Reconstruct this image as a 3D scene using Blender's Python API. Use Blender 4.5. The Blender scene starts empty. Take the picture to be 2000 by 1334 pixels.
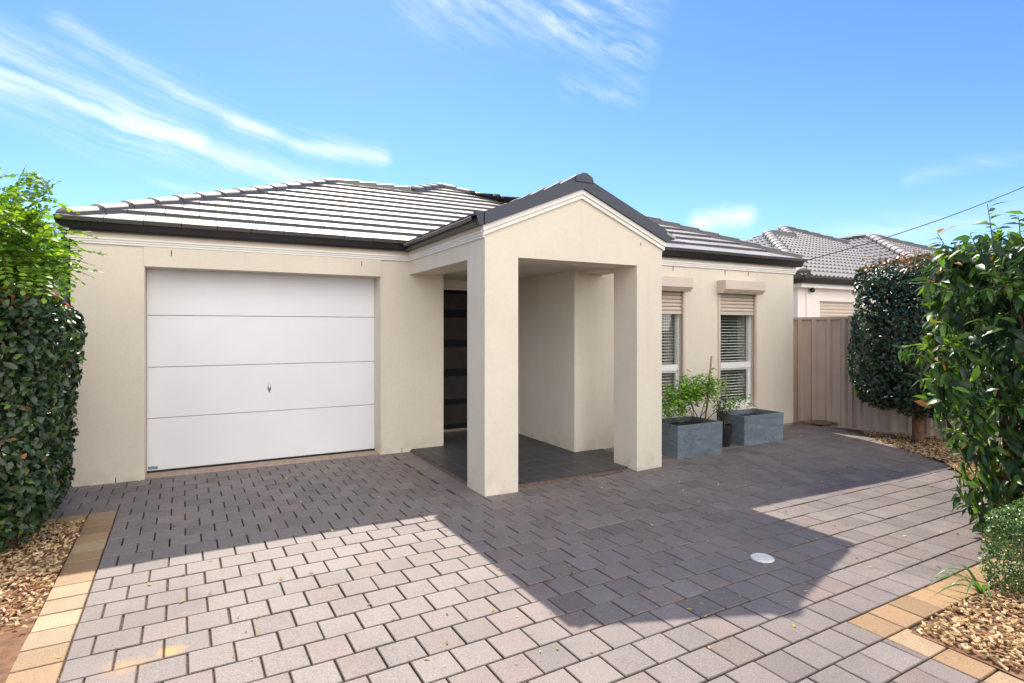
import bpy, bmesh, math, random
import numpy as np
from mathutils import Vector, Matrix
random.seed(7)
rng = np.random.default_rng(7)
SC = bpy.context.scene
COL = SC.collection
R = math.radians

# ------------------------------------------------------------------ helpers
class MB:
    """collects polygons for ONE mesh object"""
    def __init__(s):
        s.v = []; s.f = []; s.mi = []; s.c = []
    def add(s, verts, faces, mi=0, col=None):
        o = len(s.v)
        s.v.extend([tuple(map(float, p)) for p in verts])
        s.f.extend([tuple(i + o for i in f) for f in faces])
        s.mi.extend([mi] * len(faces))
        s.c.extend([col or (1, 1, 1, 1)] * len(verts))
        return s
    def box(s, x0, x1, y0, y1, z0, z1, mi=0, col=None):
        v = [(x0,y0,z0),(x1,y0,z0),(x1,y1,z0),(x0,y1,z0),(x0,y0,z1),(x1,y0,z1),(x1,y1,z1),(x0,y1,z1)]
        return s.add(v, [(3,2,1,0),(4,5,6,7),(0,1,5,4),(1,2,6,5),(2,3,7,6),(3,0,4,7)], mi, col)
    def prism(s, poly, z0, z1, mi=0):           # poly: counter-clockwise xy
        n = len(poly)
        v = [(x, y, z0) for x, y in poly] + [(x, y, z1) for x, y in poly]
        f = [tuple(range(n - 1, -1, -1)), tuple(range(n, 2 * n))]
        f += [(i, (i + 1) % n, (i + 1) % n + n, i + n) for i in range(n)]
        return s.add(v, f, mi)
    def pier(s, x0, x1, y0, y1, z0, z1, r=.006):  # box with softened vertical arrises
        p = []
        for cx, cy, a in ((x0+r, y0+r, 180), (x1-r, y0+r, 270), (x1-r, y1-r, 0), (x0+r, y1-r, 90)):
            for k in range(4):
                t = R(a + 30 * k); p.append((cx + r * math.cos(t), cy + r * math.sin(t)))
        return s.prism(p, z0, z1)
    def extr_y(s, poly, y0, y1, mi=0):          # poly in xz
        n = len(poly)
        v = [(x, y0, z) for x, z in poly] + [(x, y1, z) for x, z in poly]
        f = [tuple(range(n)), tuple(range(2 * n - 1, n - 1, -1))]
        f += [((i + 1) % n, i, i + n, (i + 1) % n + n) for i in range(n)]
        return s.add(v, f, mi)
    def extr_x(s, poly, x0, x1, mi=0):          # poly in yz
        n = len(poly)
        v = [(x0, y, z) for y, z in poly] + [(x1, y, z) for y, z in poly]
        f = [tuple(range(n)), tuple(range(2 * n - 1, n - 1, -1))]
        f += [((i + 1) % n, i, i + n, (i + 1) % n + n) for i in range(n)]
        return s.add(v, f, mi)
    def sweep(s, path, prof, mi=0):
        """horizontal path [(x,y)], profile [(out, z)] (closed); out is to the right of travel"""
        n = len(path); m = len(prof); V = []
        for i in range(n):
            def nrm(a, b):
                d = Vector((b[0]-a[0], b[1]-a[1])).normalized(); return Vector((d.y, -d.x))
            if i == 0: q = nrm(path[0], path[1]); sc = 1
            elif i == n - 1: q = nrm(path[-2], path[-1]); sc = 1
            else:
                a = nrm(path[i-1], path[i]); b = nrm(path[i], path[i+1])
                q = (a + b).normalized(); sc = 1 / max(.2, q.dot(a))
            for o, z in prof:
                V.append((path[i][0] + q.x * o * sc, path[i][1] + q.y * o * sc, z))
        F = [tuple(range(m)), tuple((n-1) * m + j for j in range(m - 1, -1, -1))]
        for i in range(n - 1):
            for j in range(m):
                k = (j + 1) % m
                F.append((i*m+k, i*m+j, (i+1)*m+j, (i+1)*m+k))
        return s.add(V, F, mi)
    def tube(s, pts, rad, seg=8, mi=0, cap=True):
        pts = [Vector(p) for p in pts]; n = len(pts)
        rad = rad if isinstance(rad, (list, tuple)) else [rad] * n
        V = []; up = Vector((0, 0, 1)); prev = None
        for i, p in enumerate(pts):
            d = (pts[min(i+1, n-1)] - pts[max(i-1, 0)]).normalized()
            a = prev if prev is not None else (up.cross(d) if abs(d.z) < .95 else Vector((1,0,0)).cross(d))
            a = (a - d * a.dot(d)).normalized(); prev = a; b = d.cross(a)
            for k in range(seg):
                t = 2 * math.pi * k / seg
                V.append(p + (a * math.cos(t) + b * math.sin(t)) * rad[i])
        F = []
        for i in range(n - 1):
            for k in range(seg):
                l = (k + 1) % seg
                F.append((i*seg+k, i*seg+l, (i+1)*seg+l, (i+1)*seg+k))
        if cap: F += [tuple(range(seg-1, -1, -1)), tuple((n-1)*seg + k for k in range(seg))]
        return s.add(V, F, mi)
    def lathe(s, prof, cx, cy, seg=24, mi=0):
        V = []; m = len(prof)
        for k in range(seg):
            t = 2 * math.pi * k / seg
            V += [(cx + r * math.cos(t), cy + r * math.sin(t), z) for r, z in prof]
        F = [(k*m+j, ((k+1)%seg)*m+j, ((k+1)%seg)*m+j+1, k*m+j+1) for k in range(seg) for j in range(m-1)]
        return s.add(V, F, mi)
    def build(s, name, mats, parent=None, smooth=False):
        me = bpy.data.meshes.new(name)
        me.from_pydata(s.v, [], s.f)
        for m in (mats if isinstance(mats, (list, tuple)) else [mats]): me.materials.append(m)
        me.polygons.foreach_set('material_index', s.mi)
        if any(c != (1,1,1,1) for c in s.c):
            ca = me.color_attributes.new('Col', 'FLOAT_COLOR', 'POINT')
            ca.data.foreach_set('color', np.array(s.c, np.float32).ravel())
        if smooth: me.polygons.foreach_set('use_smooth', [True] * len(me.polygons))
        me.update()
        o = bpy.data.objects.new(name, me); COL.objects.link(o)
        if parent is not None:
            o.parent = parent
            o.matrix_parent_inverse = Matrix.Translation(parent.location).inverted()
        return o

def np_mesh(name, V, faces_list, mats, parent=None, colors=None, smooth=False):
    me = bpy.data.meshes.new(name)
    me.from_pydata(V.tolist(), [], faces_list)
    for m in (mats if isinstance(mats, (list, tuple)) else [mats]): me.materials.append(m)
    if colors is not None:
        ca = me.color_attributes.new('Col', 'FLOAT_COLOR', 'POINT')
        ca.data.foreach_set('color', colors.astype(np.float32).ravel())
    if smooth: me.polygons.foreach_set('use_smooth', [True] * len(me.polygons))
    me.update()
    o = bpy.data.objects.new(name, me); COL.objects.link(o)
    if parent is not None:
        o.parent = parent
        o.matrix_parent_inverse = Matrix.Translation(parent.location).inverted()
    return o

def thing(name, loc, label, cat, group=None):
    o = bpy.data.objects.new(name, None); COL.objects.link(o); o.location = loc
    o.empty_display_size = .2
    return tag(o, label, cat, group)
def tag(o, label=None, cat=None, group=None, kind=None):
    if label: o['label'] = label
    if cat: o['category'] = cat
    if group: o['group'] = group
    if kind: o['kind'] = kind
    return o

# ------------------------------------------------------------------ materials
def new_mat(name):
    m = bpy.data.materials.new(name); m.use_nodes = True
    nt = m.node_tree; b = nt.nodes['Principled BSDF']
    return m, nt, b
def nd(nt, typ, **kw):
    n = nt.nodes.new(typ)
    for k, v in kw.items():
        if k.startswith('i_'):
            key = k[2:]
            n.inputs[int(key) if key.isdigit() else key.replace('_', ' ')].default_value = v
        else: setattr(n, k, v)
    return n
def noise(nt, vec, scale, detail=4, rough=.55):
    n = nd(nt, 'ShaderNodeTexNoise', i_Scale=scale, i_Detail=detail, i_Roughness=rough)
    nt.links.new(vec, n.inputs['Vector']); return n.outputs['Fac']
def ramp(nt, fac, stops):
    n = nd(nt, 'ShaderNodeValToRGB'); e = n.color_ramp.elements
    while len(e) < len(stops): e.new(.5)
    for i, (p, c) in enumerate(stops):
        e[i].position = p; e[i].color = (c, c, c, 1) if isinstance(c, (int, float)) else (*c, 1)
    nt.links.new(fac, n.inputs[0]); return n.outputs[0]
def mixc(nt, fac, a, b, mode='MIX'):
    n = nd(nt, 'ShaderNodeMix', data_type='RGBA', blend_type=mode)
    for sock, val in ((n.inputs['Factor'], fac), (n.inputs['A'] if False else n.inputs[6], a), (n.inputs[7], b)):
        if isinstance(val, (int, float)): sock.default_value = val
        elif isinstance(val, tuple): sock.default_value = (*val, 1) if len(val) == 3 else val
        else: nt.links.new(val, sock)
    return n.outputs[2]
def mth(nt, op, a, b=None, c=None, clamp=False):
    n = nd(nt, 'ShaderNodeMath', operation=op, use_clamp=clamp)
    for i, v in enumerate((a, b, c)):
        if v is None: continue
        if isinstance(v, (int, float)): n.inputs[i].default_value = v
        else: nt.links.new(v, n.inputs[i])
    return n.outputs[0]
def bump(nt, b, h, strength=.3, dist=.01):
    n = nd(nt, 'ShaderNodeBump', i_Strength=strength, i_Distance=dist)
    nt.links.new(h, n.inputs['Height']); nt.links.new(n.outputs[0], b.inputs['Normal'])
def objco(nt): return nd(nt, 'ShaderNodeNewGeometry').outputs['Position']

def plain(name, col, rough=.5, var=.12, scale=6, metallic=0, bscale=None, bstr=.15, spec=.5):
    m, nt, b = new_mat(name); P = objco(nt)
    f = ramp(nt, noise(nt, P, scale, 5), [(.3, 1 - var), (.7, 1 + var * .6)])
    c = mixc(nt, 1.0, col, f, 'MULTIPLY')
    nt.links.new(c, b.inputs['Base Color'])
    b.inputs['Roughness'].default_value = rough; b.inputs['Metallic'].default_value = metallic
    b.inputs['Specular IOR Level'].default_value = spec
    if bscale: bump(nt, b, noise(nt, P, bscale, 4), bstr, .004)
    return m

def render_mat(name, col):
    m, nt, b = new_mat(name); P = objco(nt)
    big = ramp(nt, noise(nt, P, 1.3, 5, .6), [(.25, .93), (.75, 1.04)])
    fine = ramp(nt, noise(nt, P, 38, 3), [(.3, .97), (.7, 1.02)])
    c = mixc(nt, 1.0, mixc(nt, 1.0, col, big, 'MULTIPLY'), fine, 'MULTIPLY')
    # splash dirt, soft runs and rubbed patches with shapes of their own
    sep = nd(nt, 'ShaderNodeSeparateXYZ'); nt.links.new(P, sep.inputs[0])
    low = mth(nt, 'MULTIPLY_ADD', sep.outputs[2], -4.0, 1.0, True)
    dn = ramp(nt, noise(nt, P, 7, 5, .65), [(.42, 0.0), (.75, 1.0)])
    c = mixc(nt, mth(nt, 'MULTIPLY', mth(nt, 'MULTIPLY', low, dn), .55), c, (.33, .25, .15))
    mp = nd(nt, 'ShaderNodeMapping'); mp.inputs['Scale'].default_value = (9, 9, .7); nt.links.new(P, mp.inputs[0])
    runs = ramp(nt, noise(nt, mp.outputs[0], 1.0, 4), [(.56, 0.0), (.85, 1.0)])
    c = mixc(nt, mth(nt, 'MULTIPLY', runs, .13), c, (.36, .32, .24))
    nt.links.new(c, b.inputs['Base Color'])
    b.inputs['Roughness'].default_value = .85; b.inputs['Specular IOR Level'].default_value = .25
    bump(nt, b, mth(nt, 'ADD', noise(nt, P, 260, 3), mth(nt, 'MULTIPLY', noise(nt, P, 9, 3), 1.5)), .22, .004)
    return m

M = {}
M['render'] = render_mat('cream_render', (.685, .618, .515))
M['fascia'] = plain('white_fascia_paint', (.74, .71, .66), .45, .06, 5)
M['fascia_beige'] = plain('beige_fascia_paint', (.64, .56, .45), .5, .06, 5)
M['gutter'] = plain('charcoal_gutter_steel', (.012, .012, .014), .30, .2, 4)
M['navy'] = plain('slate_blue_barge_steel', (.016, .024, .048), .36, .15, 4)
M['door_white'] = plain('white_door_steel', (.76, .76, .79), .42, .035, 2, bscale=90, bstr=.06)
M['dark_gap'] = plain('dark_gap', (.02, .018, .016), .8)
M['concrete'] = plain('pinkish_concrete', (.42, .31, .24), .85, .25, 14, bscale=120, bstr=.4)
M['steel'] = plain('brushed_steel', (.55, .53, .50), .28, .1, 30, metallic=1)
M['white_frame'] = plain('white_window_frame', (.80, .80, .80), .35, .04)
M['shutter'] = plain('beige_shutter_aluminium', (.60, .50, .42), .42, .06, 3)
M['blind'] = plain('white_blind_slat', (.86, .85, .82), .45, .03)
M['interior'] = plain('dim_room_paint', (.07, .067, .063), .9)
M['door_black'] = plain('black_entry_door', (.006, .006, .007), .6, .2, spec=.2)
M['door_glass'] = plain('smoky_door_panel', (.030, .025, .023), .5, .25, 8, spec=.25)
M['planter'] = None
M['soil'] = plain('potting_soil', (.035, .026, .02), .95, .5, 40, bscale=60, bstr=.9)
M['black_pot'] = plain('black_plastic_pot', (.012, .012, .013), .45, .2)
M['bamboo'] = plain('weathered_bamboo', (.30, .19, .11), .7, .3, 25)
M['bark'] = plain('reddish_bark', (.20, .10, .06), .85, .45, 18, bscale=45, bstr=.8)
M['twig'] = plain('brown_twig', (.10, .06, .035), .8, .4, 30)
M['fence'] = plain('beige_steel_fence', (.47, .36, .295), .5, .08, 3)
M['cable'] = plain('black_cable', (.012, .012, .012), .6)
M['drain'] = plain('white_plastic_cover', (.72, .70, .66), .45, .1, 25)
M['brick'] = plain('red_brown_brick', (.22, .10, .06), .8, .3, 12)
M['terracotta'] = plain('terracotta_fascia', (.50, .22, .11), .55, .08)
M['timber'] = plain('weathered_timber', (.20, .115, .06), .8, .4, 20, bscale=60, bstr=.6)
M['nwall'] = plain('white_neighbour_render', (.76, .70, .66), .8, .05, 3)

def roof_tile(name, a, b_, rough):
    m, nt, b = new_mat(name); P = objco(nt)
    at = nd(nt, 'ShaderNodeVertexColor', layer_name='Col')
    c = mixc(nt, noise(nt, P, 9, 5, .6), a, b_)
    c = mixc(nt, 1.0, c, at.outputs[0], 'MULTIPLY')
    sp = ramp(nt, noise(nt, P, 130, 2), [(.62, 0.0), (.72, 1.0)])
    c = mixc(nt, mth(nt, 'MULTIPLY', sp, .25), c, (.42, .40, .37))
    nt.links.new(c, b.inputs['Base Color'])
    b.inputs['Roughness'].default_value = rough
    b.inputs['Specular IOR Level'].default_value = .95
    bump(nt, b, noise(nt, P, 160, 3), .12, .003)
    return m
M['tile'] = roof_tile('charcoal_shingle_tile', (.33, .31, .295), (.44, .42, .40), .46)
M['tile_n'] = roof_tile('grey_profiled_tile', (.27, .25, .235), (.36, .335, .315), .46)

def planter_mat():
    m, nt, b = new_mat('blue_grey_fibrestone'); P = objco(nt)
    mp = nd(nt, 'ShaderNodeMapping'); mp.inputs['Scale'].default_value = (3, 3, 9); nt.links.new(P, mp.inputs[0])
    c = ramp(nt, noise(nt, mp.outputs[0], 1.6, 6, .65), [(.25, (.085, .108, .135)), (.55, (.14, .178, .218)), (.8, (.23, .275, .32))])
    sc = ramp(nt, noise(nt, P, 26, 5, .7), [(.58, 0.0), (.8, 1.0)])
    c = mixc(nt, mth(nt, 'MULTIPLY', sc, .35), c, (.05, .06, .075))
    # hairline cracks: thin bands of a warped noise
    w = noise(nt, P, 2.6, 3, .6)
    ln = mth(nt, 'ABSOLUTE', mth(nt, 'SUBTRACT', w, .5))
    cr = ramp(nt, ln, [(0.0, 1.0), (.006, 0.0)])
    c = mixc(nt, mth(nt, 'MULTIPLY', cr, .75), c, (.025, .03, .035))
    nt.links.new(c, b.inputs['Base Color']); b.inputs['Roughness'].default_value = .6
    bump(nt, b, noise(nt, P, 55, 4), .2, .004)
    return m
M['planter'] = planter_mat()

def paver_mat():
    m, nt, b = new_mat('concrete_paver'); P = objco(nt)
    at = nd(nt, 'ShaderNodeVertexColor', layer_name='Col')
    bl = ramp(nt, noise(nt, P, 2.2, 5, .6), [(.28, .80), (.72, 1.10)])
    c = mixc(nt, 1.0, at.outputs[0], bl, 'MULTIPLY')
    st = ramp(nt, noise(nt, P, 1.1, 6, .68), [(.50, 0.0), (.68, 1.0)])          # brown, worn patches
    c = mixc(nt, mth(nt, 'MULTIPLY', st, .28), c, (.16, .12, .10))
    sm = ramp(nt, noise(nt, P, 6.5, 5, .7), [(.57, 0.0), (.74, 1.0)])
    c = mixc(nt, mth(nt, 'MULTIPLY', sm, .30), c, (.075, .062, .055))
    gr = ramp(nt, noise(nt, P, 140, 3, .6), [(.3, .70), (.7, 1.26)])
    c = mixc(nt, 1.0, c, gr, 'MULTIPLY')
    wf = nd(nt, 'ShaderNodeTexVoronoi', i_Scale=95.0); nt.links.new(P, wf.inputs['Vector'])
    fl = ramp(nt, wf.outputs['Distance'], [(.10, 1.0), (.2, 0.0)])
    pick = ramp(nt, noise(nt, P, 47, 2), [(.50, 0.0), (.60, 1.0)])
    c = mixc(nt, mth(nt, 'MULTIPLY', mth(nt, 'MULTIPLY', fl, pick), .8), c, (.52, .48, .44))
    pit = ramp(nt, noise(nt, P, 75, 2), [(.26, 1.0), (.34, 0.0)])
    c = mixc(nt, mth(nt, 'MULTIPLY', pit, .6), c, (.05, .042, .04))
    # the old orange spill beside the tan edging
    for (x, y, rx, s) in ((-.125, 3.225, .085, .95), (-.30, 3.18, .13, .45)):
        mp = nd(nt, 'ShaderNodeMapping'); mp.inputs['Location'].default_value = (-x / rx, -y / (rx * .75), 0)
        mp.inputs['Scale'].default_value = (1 / rx, 1 / (rx * .75), 0); nt.links.new(P, mp.inputs[0])
        ln = nd(nt, 'ShaderNodeVectorMath', operation='LENGTH'); nt.links.new(mp.outputs[0], ln.inputs[0])
        d = mth(nt, 'ADD', ln.outputs['Value'], mth(nt, 'MULTIPLY', noise(nt, P, 24, 4), .9))
        k = ramp(nt, mth(nt, 'SUBTRACT', d, .45), [(.15, 1.0), (.95, 0.0)])
        c = mixc(nt, mth(nt, 'MULTIPLY', k, s * .75), c, (.62, .33, .06))
    nt.links.new(c, b.inputs['Base Color'])
    b.inputs['Roughness'].default_value = .62; b.inputs['Specular IOR Level'].default_value = .42
    bump(nt, b, mth(nt, 'SUBTRACT', noise(nt, P, 150, 4, .7), mth(nt, 'MULTIPLY', pit, .5)), .45, .004)
    return m
M['paver'] = paver_mat()

def joint_mat():
    m, nt, b = new_mat('sandy_joint'); P = objco(nt)
    c = ramp(nt, noise(nt, P, 60, 5, .7), [(.36, (.026, .019, .014)), (.55, (.09, .065, .045)), (.72, (.30, .22, .14))])
    nt.links.new(c, b.inputs['Base Color']); b.inputs['Roughness'].default_value = .95
    return m
M['joint'] = joint_mat()

def floor_tile_mat():
    m, nt, b = new_mat('charcoal_porch_tile'); P = objco(nt)
    br = nd(nt, 'ShaderNodeTexBrick', offset=0.0, squash=1.0)
    br.inputs['Scale'].default_value = 1.0
    br.inputs['Color1'].default_value = (.040, .040, .046, 1); br.inputs['Color2'].default_value = (.052, .051, .057, 1)
    br.inputs['Mortar'].default_value = (.15, .135, .12, 1)
    br.inputs['Mortar Size'].default_value = .0045; br.inputs['Brick Width'].default_value = .31; br.inputs['Row Height'].default_value = .31
    mp = nd(nt, 'ShaderNodeMapping'); mp.inputs['Location'].default_value = (-.04, -.13, 0); nt.links.new(P, mp.inputs[0]); nt.links.new(mp.outputs[0], br.inputs['Vector'])
    c = mixc(nt, 1.0, br.outputs['Color'], ramp(nt, noise(nt, P, 11, 5), [(.3, .8), (.7, 1.25)]), 'MULTIPLY')
    nt.links.new(c, b.inputs['Base Color']); b.inputs['Roughness'].default_value = .5
    return m
M['floor_tile'] = floor_tile_mat()

def ground_mat():
    m, nt, b = new_mat('dry_ground'); P = objco(nt)
    c = ramp(nt, noise(nt, P, .6, 6, .6), [(.3, (.16, .13, .10)), (.7, (.28, .25, .21))])
    nt.links.new(c, b.inputs['Base Color']); b.inputs['Roughness'].default_value = .9
    return m
M['ground'] = ground_mat()
def bed_mat():
    m, nt, b = new_mat('bed_soil'); P = objco(nt)
    c = ramp(nt, noise(nt, P, 14, 6, .65), [(.3, (.11, .055, .03)), (.6, (.26, .13, .065)), (.8, (.36, .22, .12))])
    nt.links.new(c, b.inputs['Base Color']); b.inputs['Roughness'].default_value = .95
    bump(nt, b, noise(nt, P, 50, 5, .7), .9, .01)
    return m
M['bed'] = bed_mat()

def attr_mat(name, rough=.8, spec=.3, nv=.2):
    m, nt, b = new_mat(name); P = objco(nt)
    at = nd(nt, 'ShaderNodeVertexColor', layer_name='Col')
    c = mixc(nt, 1.0, at.outputs[0], ramp(nt, noise(nt, P, 60, 4), [(.3, 1 - nv), (.7, 1 + nv)]), 'MULTIPLY')
    nt.links.new(c, b.inputs['Base Color']); b.inputs['Roughness'].default_value = rough
    b.inputs['Specular IOR Level'].default_value = spec
    return m
M['chip'] = attr_mat('wood_chip', .8, .3, .3)

def leaf_mat(name, rough=.35, trans=.35, spec=.5, tint=(1.5, 1.45, .5)):
    m, nt, b = new_mat(name)
    at = nd(nt, 'ShaderNodeVertexColor', layer_name='Col')
    nt.links.new(at.outputs[0], b.inputs['Base Color'])
    b.inputs['Roughness'].default_value = rough; b.inputs['Specular IOR Level'].default_value = spec
    t = nd(nt, 'ShaderNodeBsdfTranslucent')
    nt.links.new(mixc(nt, 1.0, at.outputs[0], tint, 'MULTIPLY'), t.inputs[0])
    mx = nd(nt, 'ShaderNodeMixShader', i_0=trans)
    nt.links.new(b.outputs[0], mx.inputs[1]); nt.links.new(t.outputs[0], mx.inputs[2])
    nt.links.new(mx.outputs[0], nt.nodes['Material Output'].inputs['Surface'])
    return m
M['leaf_hedge'] = leaf_mat('glossy_hedge_leaf', .33, .24, .55)
M['leaf_big'] = leaf_mat('glossy_long_leaf', .36, .40, .5)
M['leaf_tree'] = leaf_mat('thin_leaflet', .42, .45, .45)
M['leaf_dry'] = leaf_mat('dry_leaf', .75, .2, .2)

def glass_mat():
    m, nt, b = new_mat('window_glass')
    g = nd(nt, 'ShaderNodeBsdfGlossy', i_Roughness=.0); g.inputs[0].default_value = (1, 1, 1, 1)
    t = nd(nt, 'ShaderNodeBsdfTransparent'); t.inputs[0].default_value = (.93, .95, .94, 1)
    fr = nd(nt, 'ShaderNodeFresnel', i_IOR=1.6)
    k = mth(nt, 'MULTIPLY', mth(nt, 'MULTIPLY', fr.outputs[0], 1.5, clamp=True), mth(nt, 'SUBTRACT', 1.0, nd(nt, 'ShaderNodeNewGeometry').outputs['Backfacing']))
    mx = nd(nt, 'ShaderNodeMixShader'); nt.links.new(k, mx.inputs[0])
    nt.links.new(t.outputs[0], mx.inputs[1]); nt.links.new(g.outputs[0], mx.inputs[2])
    nt.links.new(mx.outputs[0], nt.nodes['Material Output'].inputs['Surface'])
    return m
M['glass'] = glass_mat()

# ------------------------------------------------------------------ ground level
def sstep(a, b, x):
    t = np.clip((x - a) / (b - a), 0, 1); return t * t * (3 - 2 * t)
def G(x, y):
    """height of the paving: it rises a little to the right wing and dips in front of it"""
    x = np.asarray(x, float); y = np.asarray(y, float)
    up = .035 * sstep(3.0, 5.2, x) * sstep(3.4, 4.9, y)
    dip = -.030 * np.exp(-((x - 6.6) / 1.5) ** 2 - ((y - 3.0) / 1.0) ** 2)
    wob = .004 * np.sin(1.7 * x + .6) * np.sin(1.3 * y + 1.1)
    return up + dip + wob

g = MB().add([(-300,-300,-.16),(300,-300,-.16),(300,300,-.16),(-300,300,-.16)], [(0,1,2,3)]).build('ground', M['ground'])
tag(g, kind='structure')

# paving laid at a slight angle to the house
TH = R(1.4); cT, sT = math.cos(TH), math.sin(TH); PX, PY = -.555, 3.355; MOD = .199
def pav(s, t): return PX + s * cT - t * sT, PY + s * sT + t * cT
BND = [(2.98, 1.83), (4.9, 1.84), (5.3, 2.02), (5.9, 2.32), (6.75, 2.82), (7.6, 3.5), (8.2, 4.6), (8.5, 5.6), (8.5, 8.0)]
def right_limit(y):
    if y < 1.835: return 3.0
    for (x0, y0), (x1, y1) in zip(BND[1:], BND[2:]):
        if y0 <= y <= y1: return x0 + (x1 - x0) * (y - y0) / (y1 - y0)
    return 8.5

def paver_sheet(name, rects, label=None):
    V = []; F = []; C = []
    for (s0, s1, t0, t1, col) in rects:
        gp = .0023 + abs(random.gauss(0, .0006)); ch = .004
        dz = random.gauss(0, .0011); ds = random.gauss(0, .0009)
        tilt = (random.gauss(0, .004), random.gauss(0, .004)); o = len(V)
        cs, ct = (s0 + s1) / 2, (t0 + t1) / 2
        gpx = gp + .0012
        for ins, z in ((gpx + ch, 0.0), (gpx, -ch), (gpx, -.045)):
            for s, t in ((s0+ins, t0+ins), (s1-ins, t0+ins), (s1-ins, t1-ins), (s0+ins, t1-ins)):
                x, y = pav(s + ds, t)
                V.append((x, y, float(G(x, y)) + z + dz + tilt[0]*(s-cs) + tilt[1]*(t-ct)))
                C.append(col if z > -.002 else (col[0]*(.7 if z > -.02 else .40), col[1]*(.65 if z > -.02 else .35), col[2]*(.6 if z > -.02 else .3), 1))
        F.append((o, o+1, o+2, o+3))
        for a in (0, 4):
            for k in range(4):
                l = (k + 1) % 4; F.append((o+a+l, o+a+k, o+a+4+k, o+a+4+l))
    return np_mesh(name, np.array(V), F, M['paver'], None, np.array(C))

def gcol(x, y):
    k = random.gauss(1, .065)
    r = np.array([.220, .187, .173]) * k
    if random.random() < .16: r *= np.array([1.05, .98, .95])
    if random.random() < .10: r *= .86
    return (*r, 1)
def tcol():
    k = random.gauss(1, .10); r = np.array([.37, .235, .122]) * k
    if random.random() < .4: r = np.array([.41, .295, .175]) * k
    return (*r, 1)

HS = 2.07 - PX + .085
field = []; tan = []
for k in range(-22, 24):
    t0, t1 = k * MOD, (k + 1) * MOD
    off = 0.0 if k % 2 else -.5
    left = 0.0 if k <= 12 else -.78
    i0 = -4 if k > 12 else 0
    for i in range(i0 - 1, 48):
        s0 = (i + off) * MOD + (MOD if off else 0) - (MOD if off else 0); s1 = s0 + MOD
        s0 = max(s0, left)
        if s1 - s0 < .03: continue
        x, y = pav((s0 + s1) / 2, (t0 + t1) / 2)
        if y > 7.6: continue
        if -1.02 < x < 2.75 and y > 7.08 and not (-.5 < x < 1.94): continue
        if -.48 < x < 1.93 and y > 7.15: continue
        if 2.40 < x and x < 4.05 and y > 4.95: continue
        if 4.05 <= x < 8.15 and y > 6.0: continue
        if 1.32 < t0 < 3.72 and s1 > HS and s0 < HS + .2:
            s1 = min(s1, HS)
            if s1 - s0 < .03: continue
            x, y = pav((s0 + s1) / 2, (t0 + t1) / 2)
        if y < 1.83 + (x - 3) * .0245 and k <= -9:
            s1 = min(s1, 3.53)
            if s1 - s0 < .035: continue
        elif x > right_limit(y): continue
        field.append((s0, s1, t0, t1, gcol(x, y)))
# header course along the porch slab
hs = HS
for j in range(7, 19):
    t0 = j * MOD
    field.append((hs, hs + .262, t0, t0 + MOD, gcol(0, 0)))
for k in range(-22, 13): tan.append((-.205, 0.0, k * MOD, (k + 1) * MOD, tcol()))
for i in range(1, 5): tan.append((-.205 - i * MOD, -.205 - (i - 1) * MOD, 12 * MOD, 13 * MOD, tcol()))
for i in range(0, 9): tan.append((3.53 + i * MOD, 3.53 + (i + 1) * MOD, -9 * MOD, -8 * MOD, tcol()))
for k in range(-22, -9): tan.append((3.53, 3.73, k * MOD, (k + 1) * MOD, tcol()))
tag(paver_sheet('driveway', field), kind='structure')
tag(paver_sheet('garden_edging', tan), kind='structure')
# bedding sand seen in the joints
xs = np.linspace(-1.6, 8.8, 66); ys = np.linspace(-1.4, 7.3, 56)
V = [(x, y, float(G(x, y)) - .014) for y in ys for x in xs]; n = len(xs)
F = [(j*n+i, j*n+i+1, (j+1)*n+i+1, (j+1)*n+i) for j in range(len(ys)-1) for i in range(n-1)]
tag(np_mesh('bedding_sand', np.array(V), F, M['joint']), kind='structure')

# ------------------------------------------------------------------ house
H = thing('house', (3.4, 6.9, 0), 'single storey cream rendered house with white garage door, gabled porch and charcoal tiled roof', 'house')
ZT = 2.47
w = MB()
w.pier(-1.11, -.50, 6.98, 7.30, -.08, ZT)
w.box(-1.11, -.80, 7.30, 13.0, -.08, ZT)
w.pier(1.945, 2.77, 6.98, 7.83, -.08, ZT)
w.box(-.505, 1.95, 6.968, 7.24, 2.186, ZT)
w.build('wall', M['render'], H)
w = MB()
w.box(4.046, 4.36, 6.2, 8.2, -.08, ZT)             # entry side of the right wing
WY0, WY1 = 5.86, 6.2
SILL, HEAD = .355, 2.06
W1, W2 = (5.06, 5.88), (6.518, 7.338)
w.pier(4.04, W1[0], WY0, WY1, -.08, ZT); w.pier(W1[1], W2[0], WY0, WY1, -.08, ZT)
w.pier(W2[1], 8.19, WY0, WY1, .075, ZT)
for a, b in (W1, W2):
    w.box(a, b, WY0 + .003, WY1, -.08, SILL); w.box(a, b, WY0 + .003, WY1, HEAD, ZT)
w.box(7.9, 8.188, 6.2, 13.0, -.08, ZT)
w.build('wall', M['render'], H)
MB().box(W2[1] + .02, 8.18, WY0 + .012, WY1, -.08, .075).build('footing', M['concrete'], H)
w = MB(); w.box(2.77, 4.046, 7.84, 8.1, 2.14, ZT); w.box(3.78, 4.046, 7.84, 8.1, -.08, 2.14); w.build('entry_wall', M['render'], H)
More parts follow.
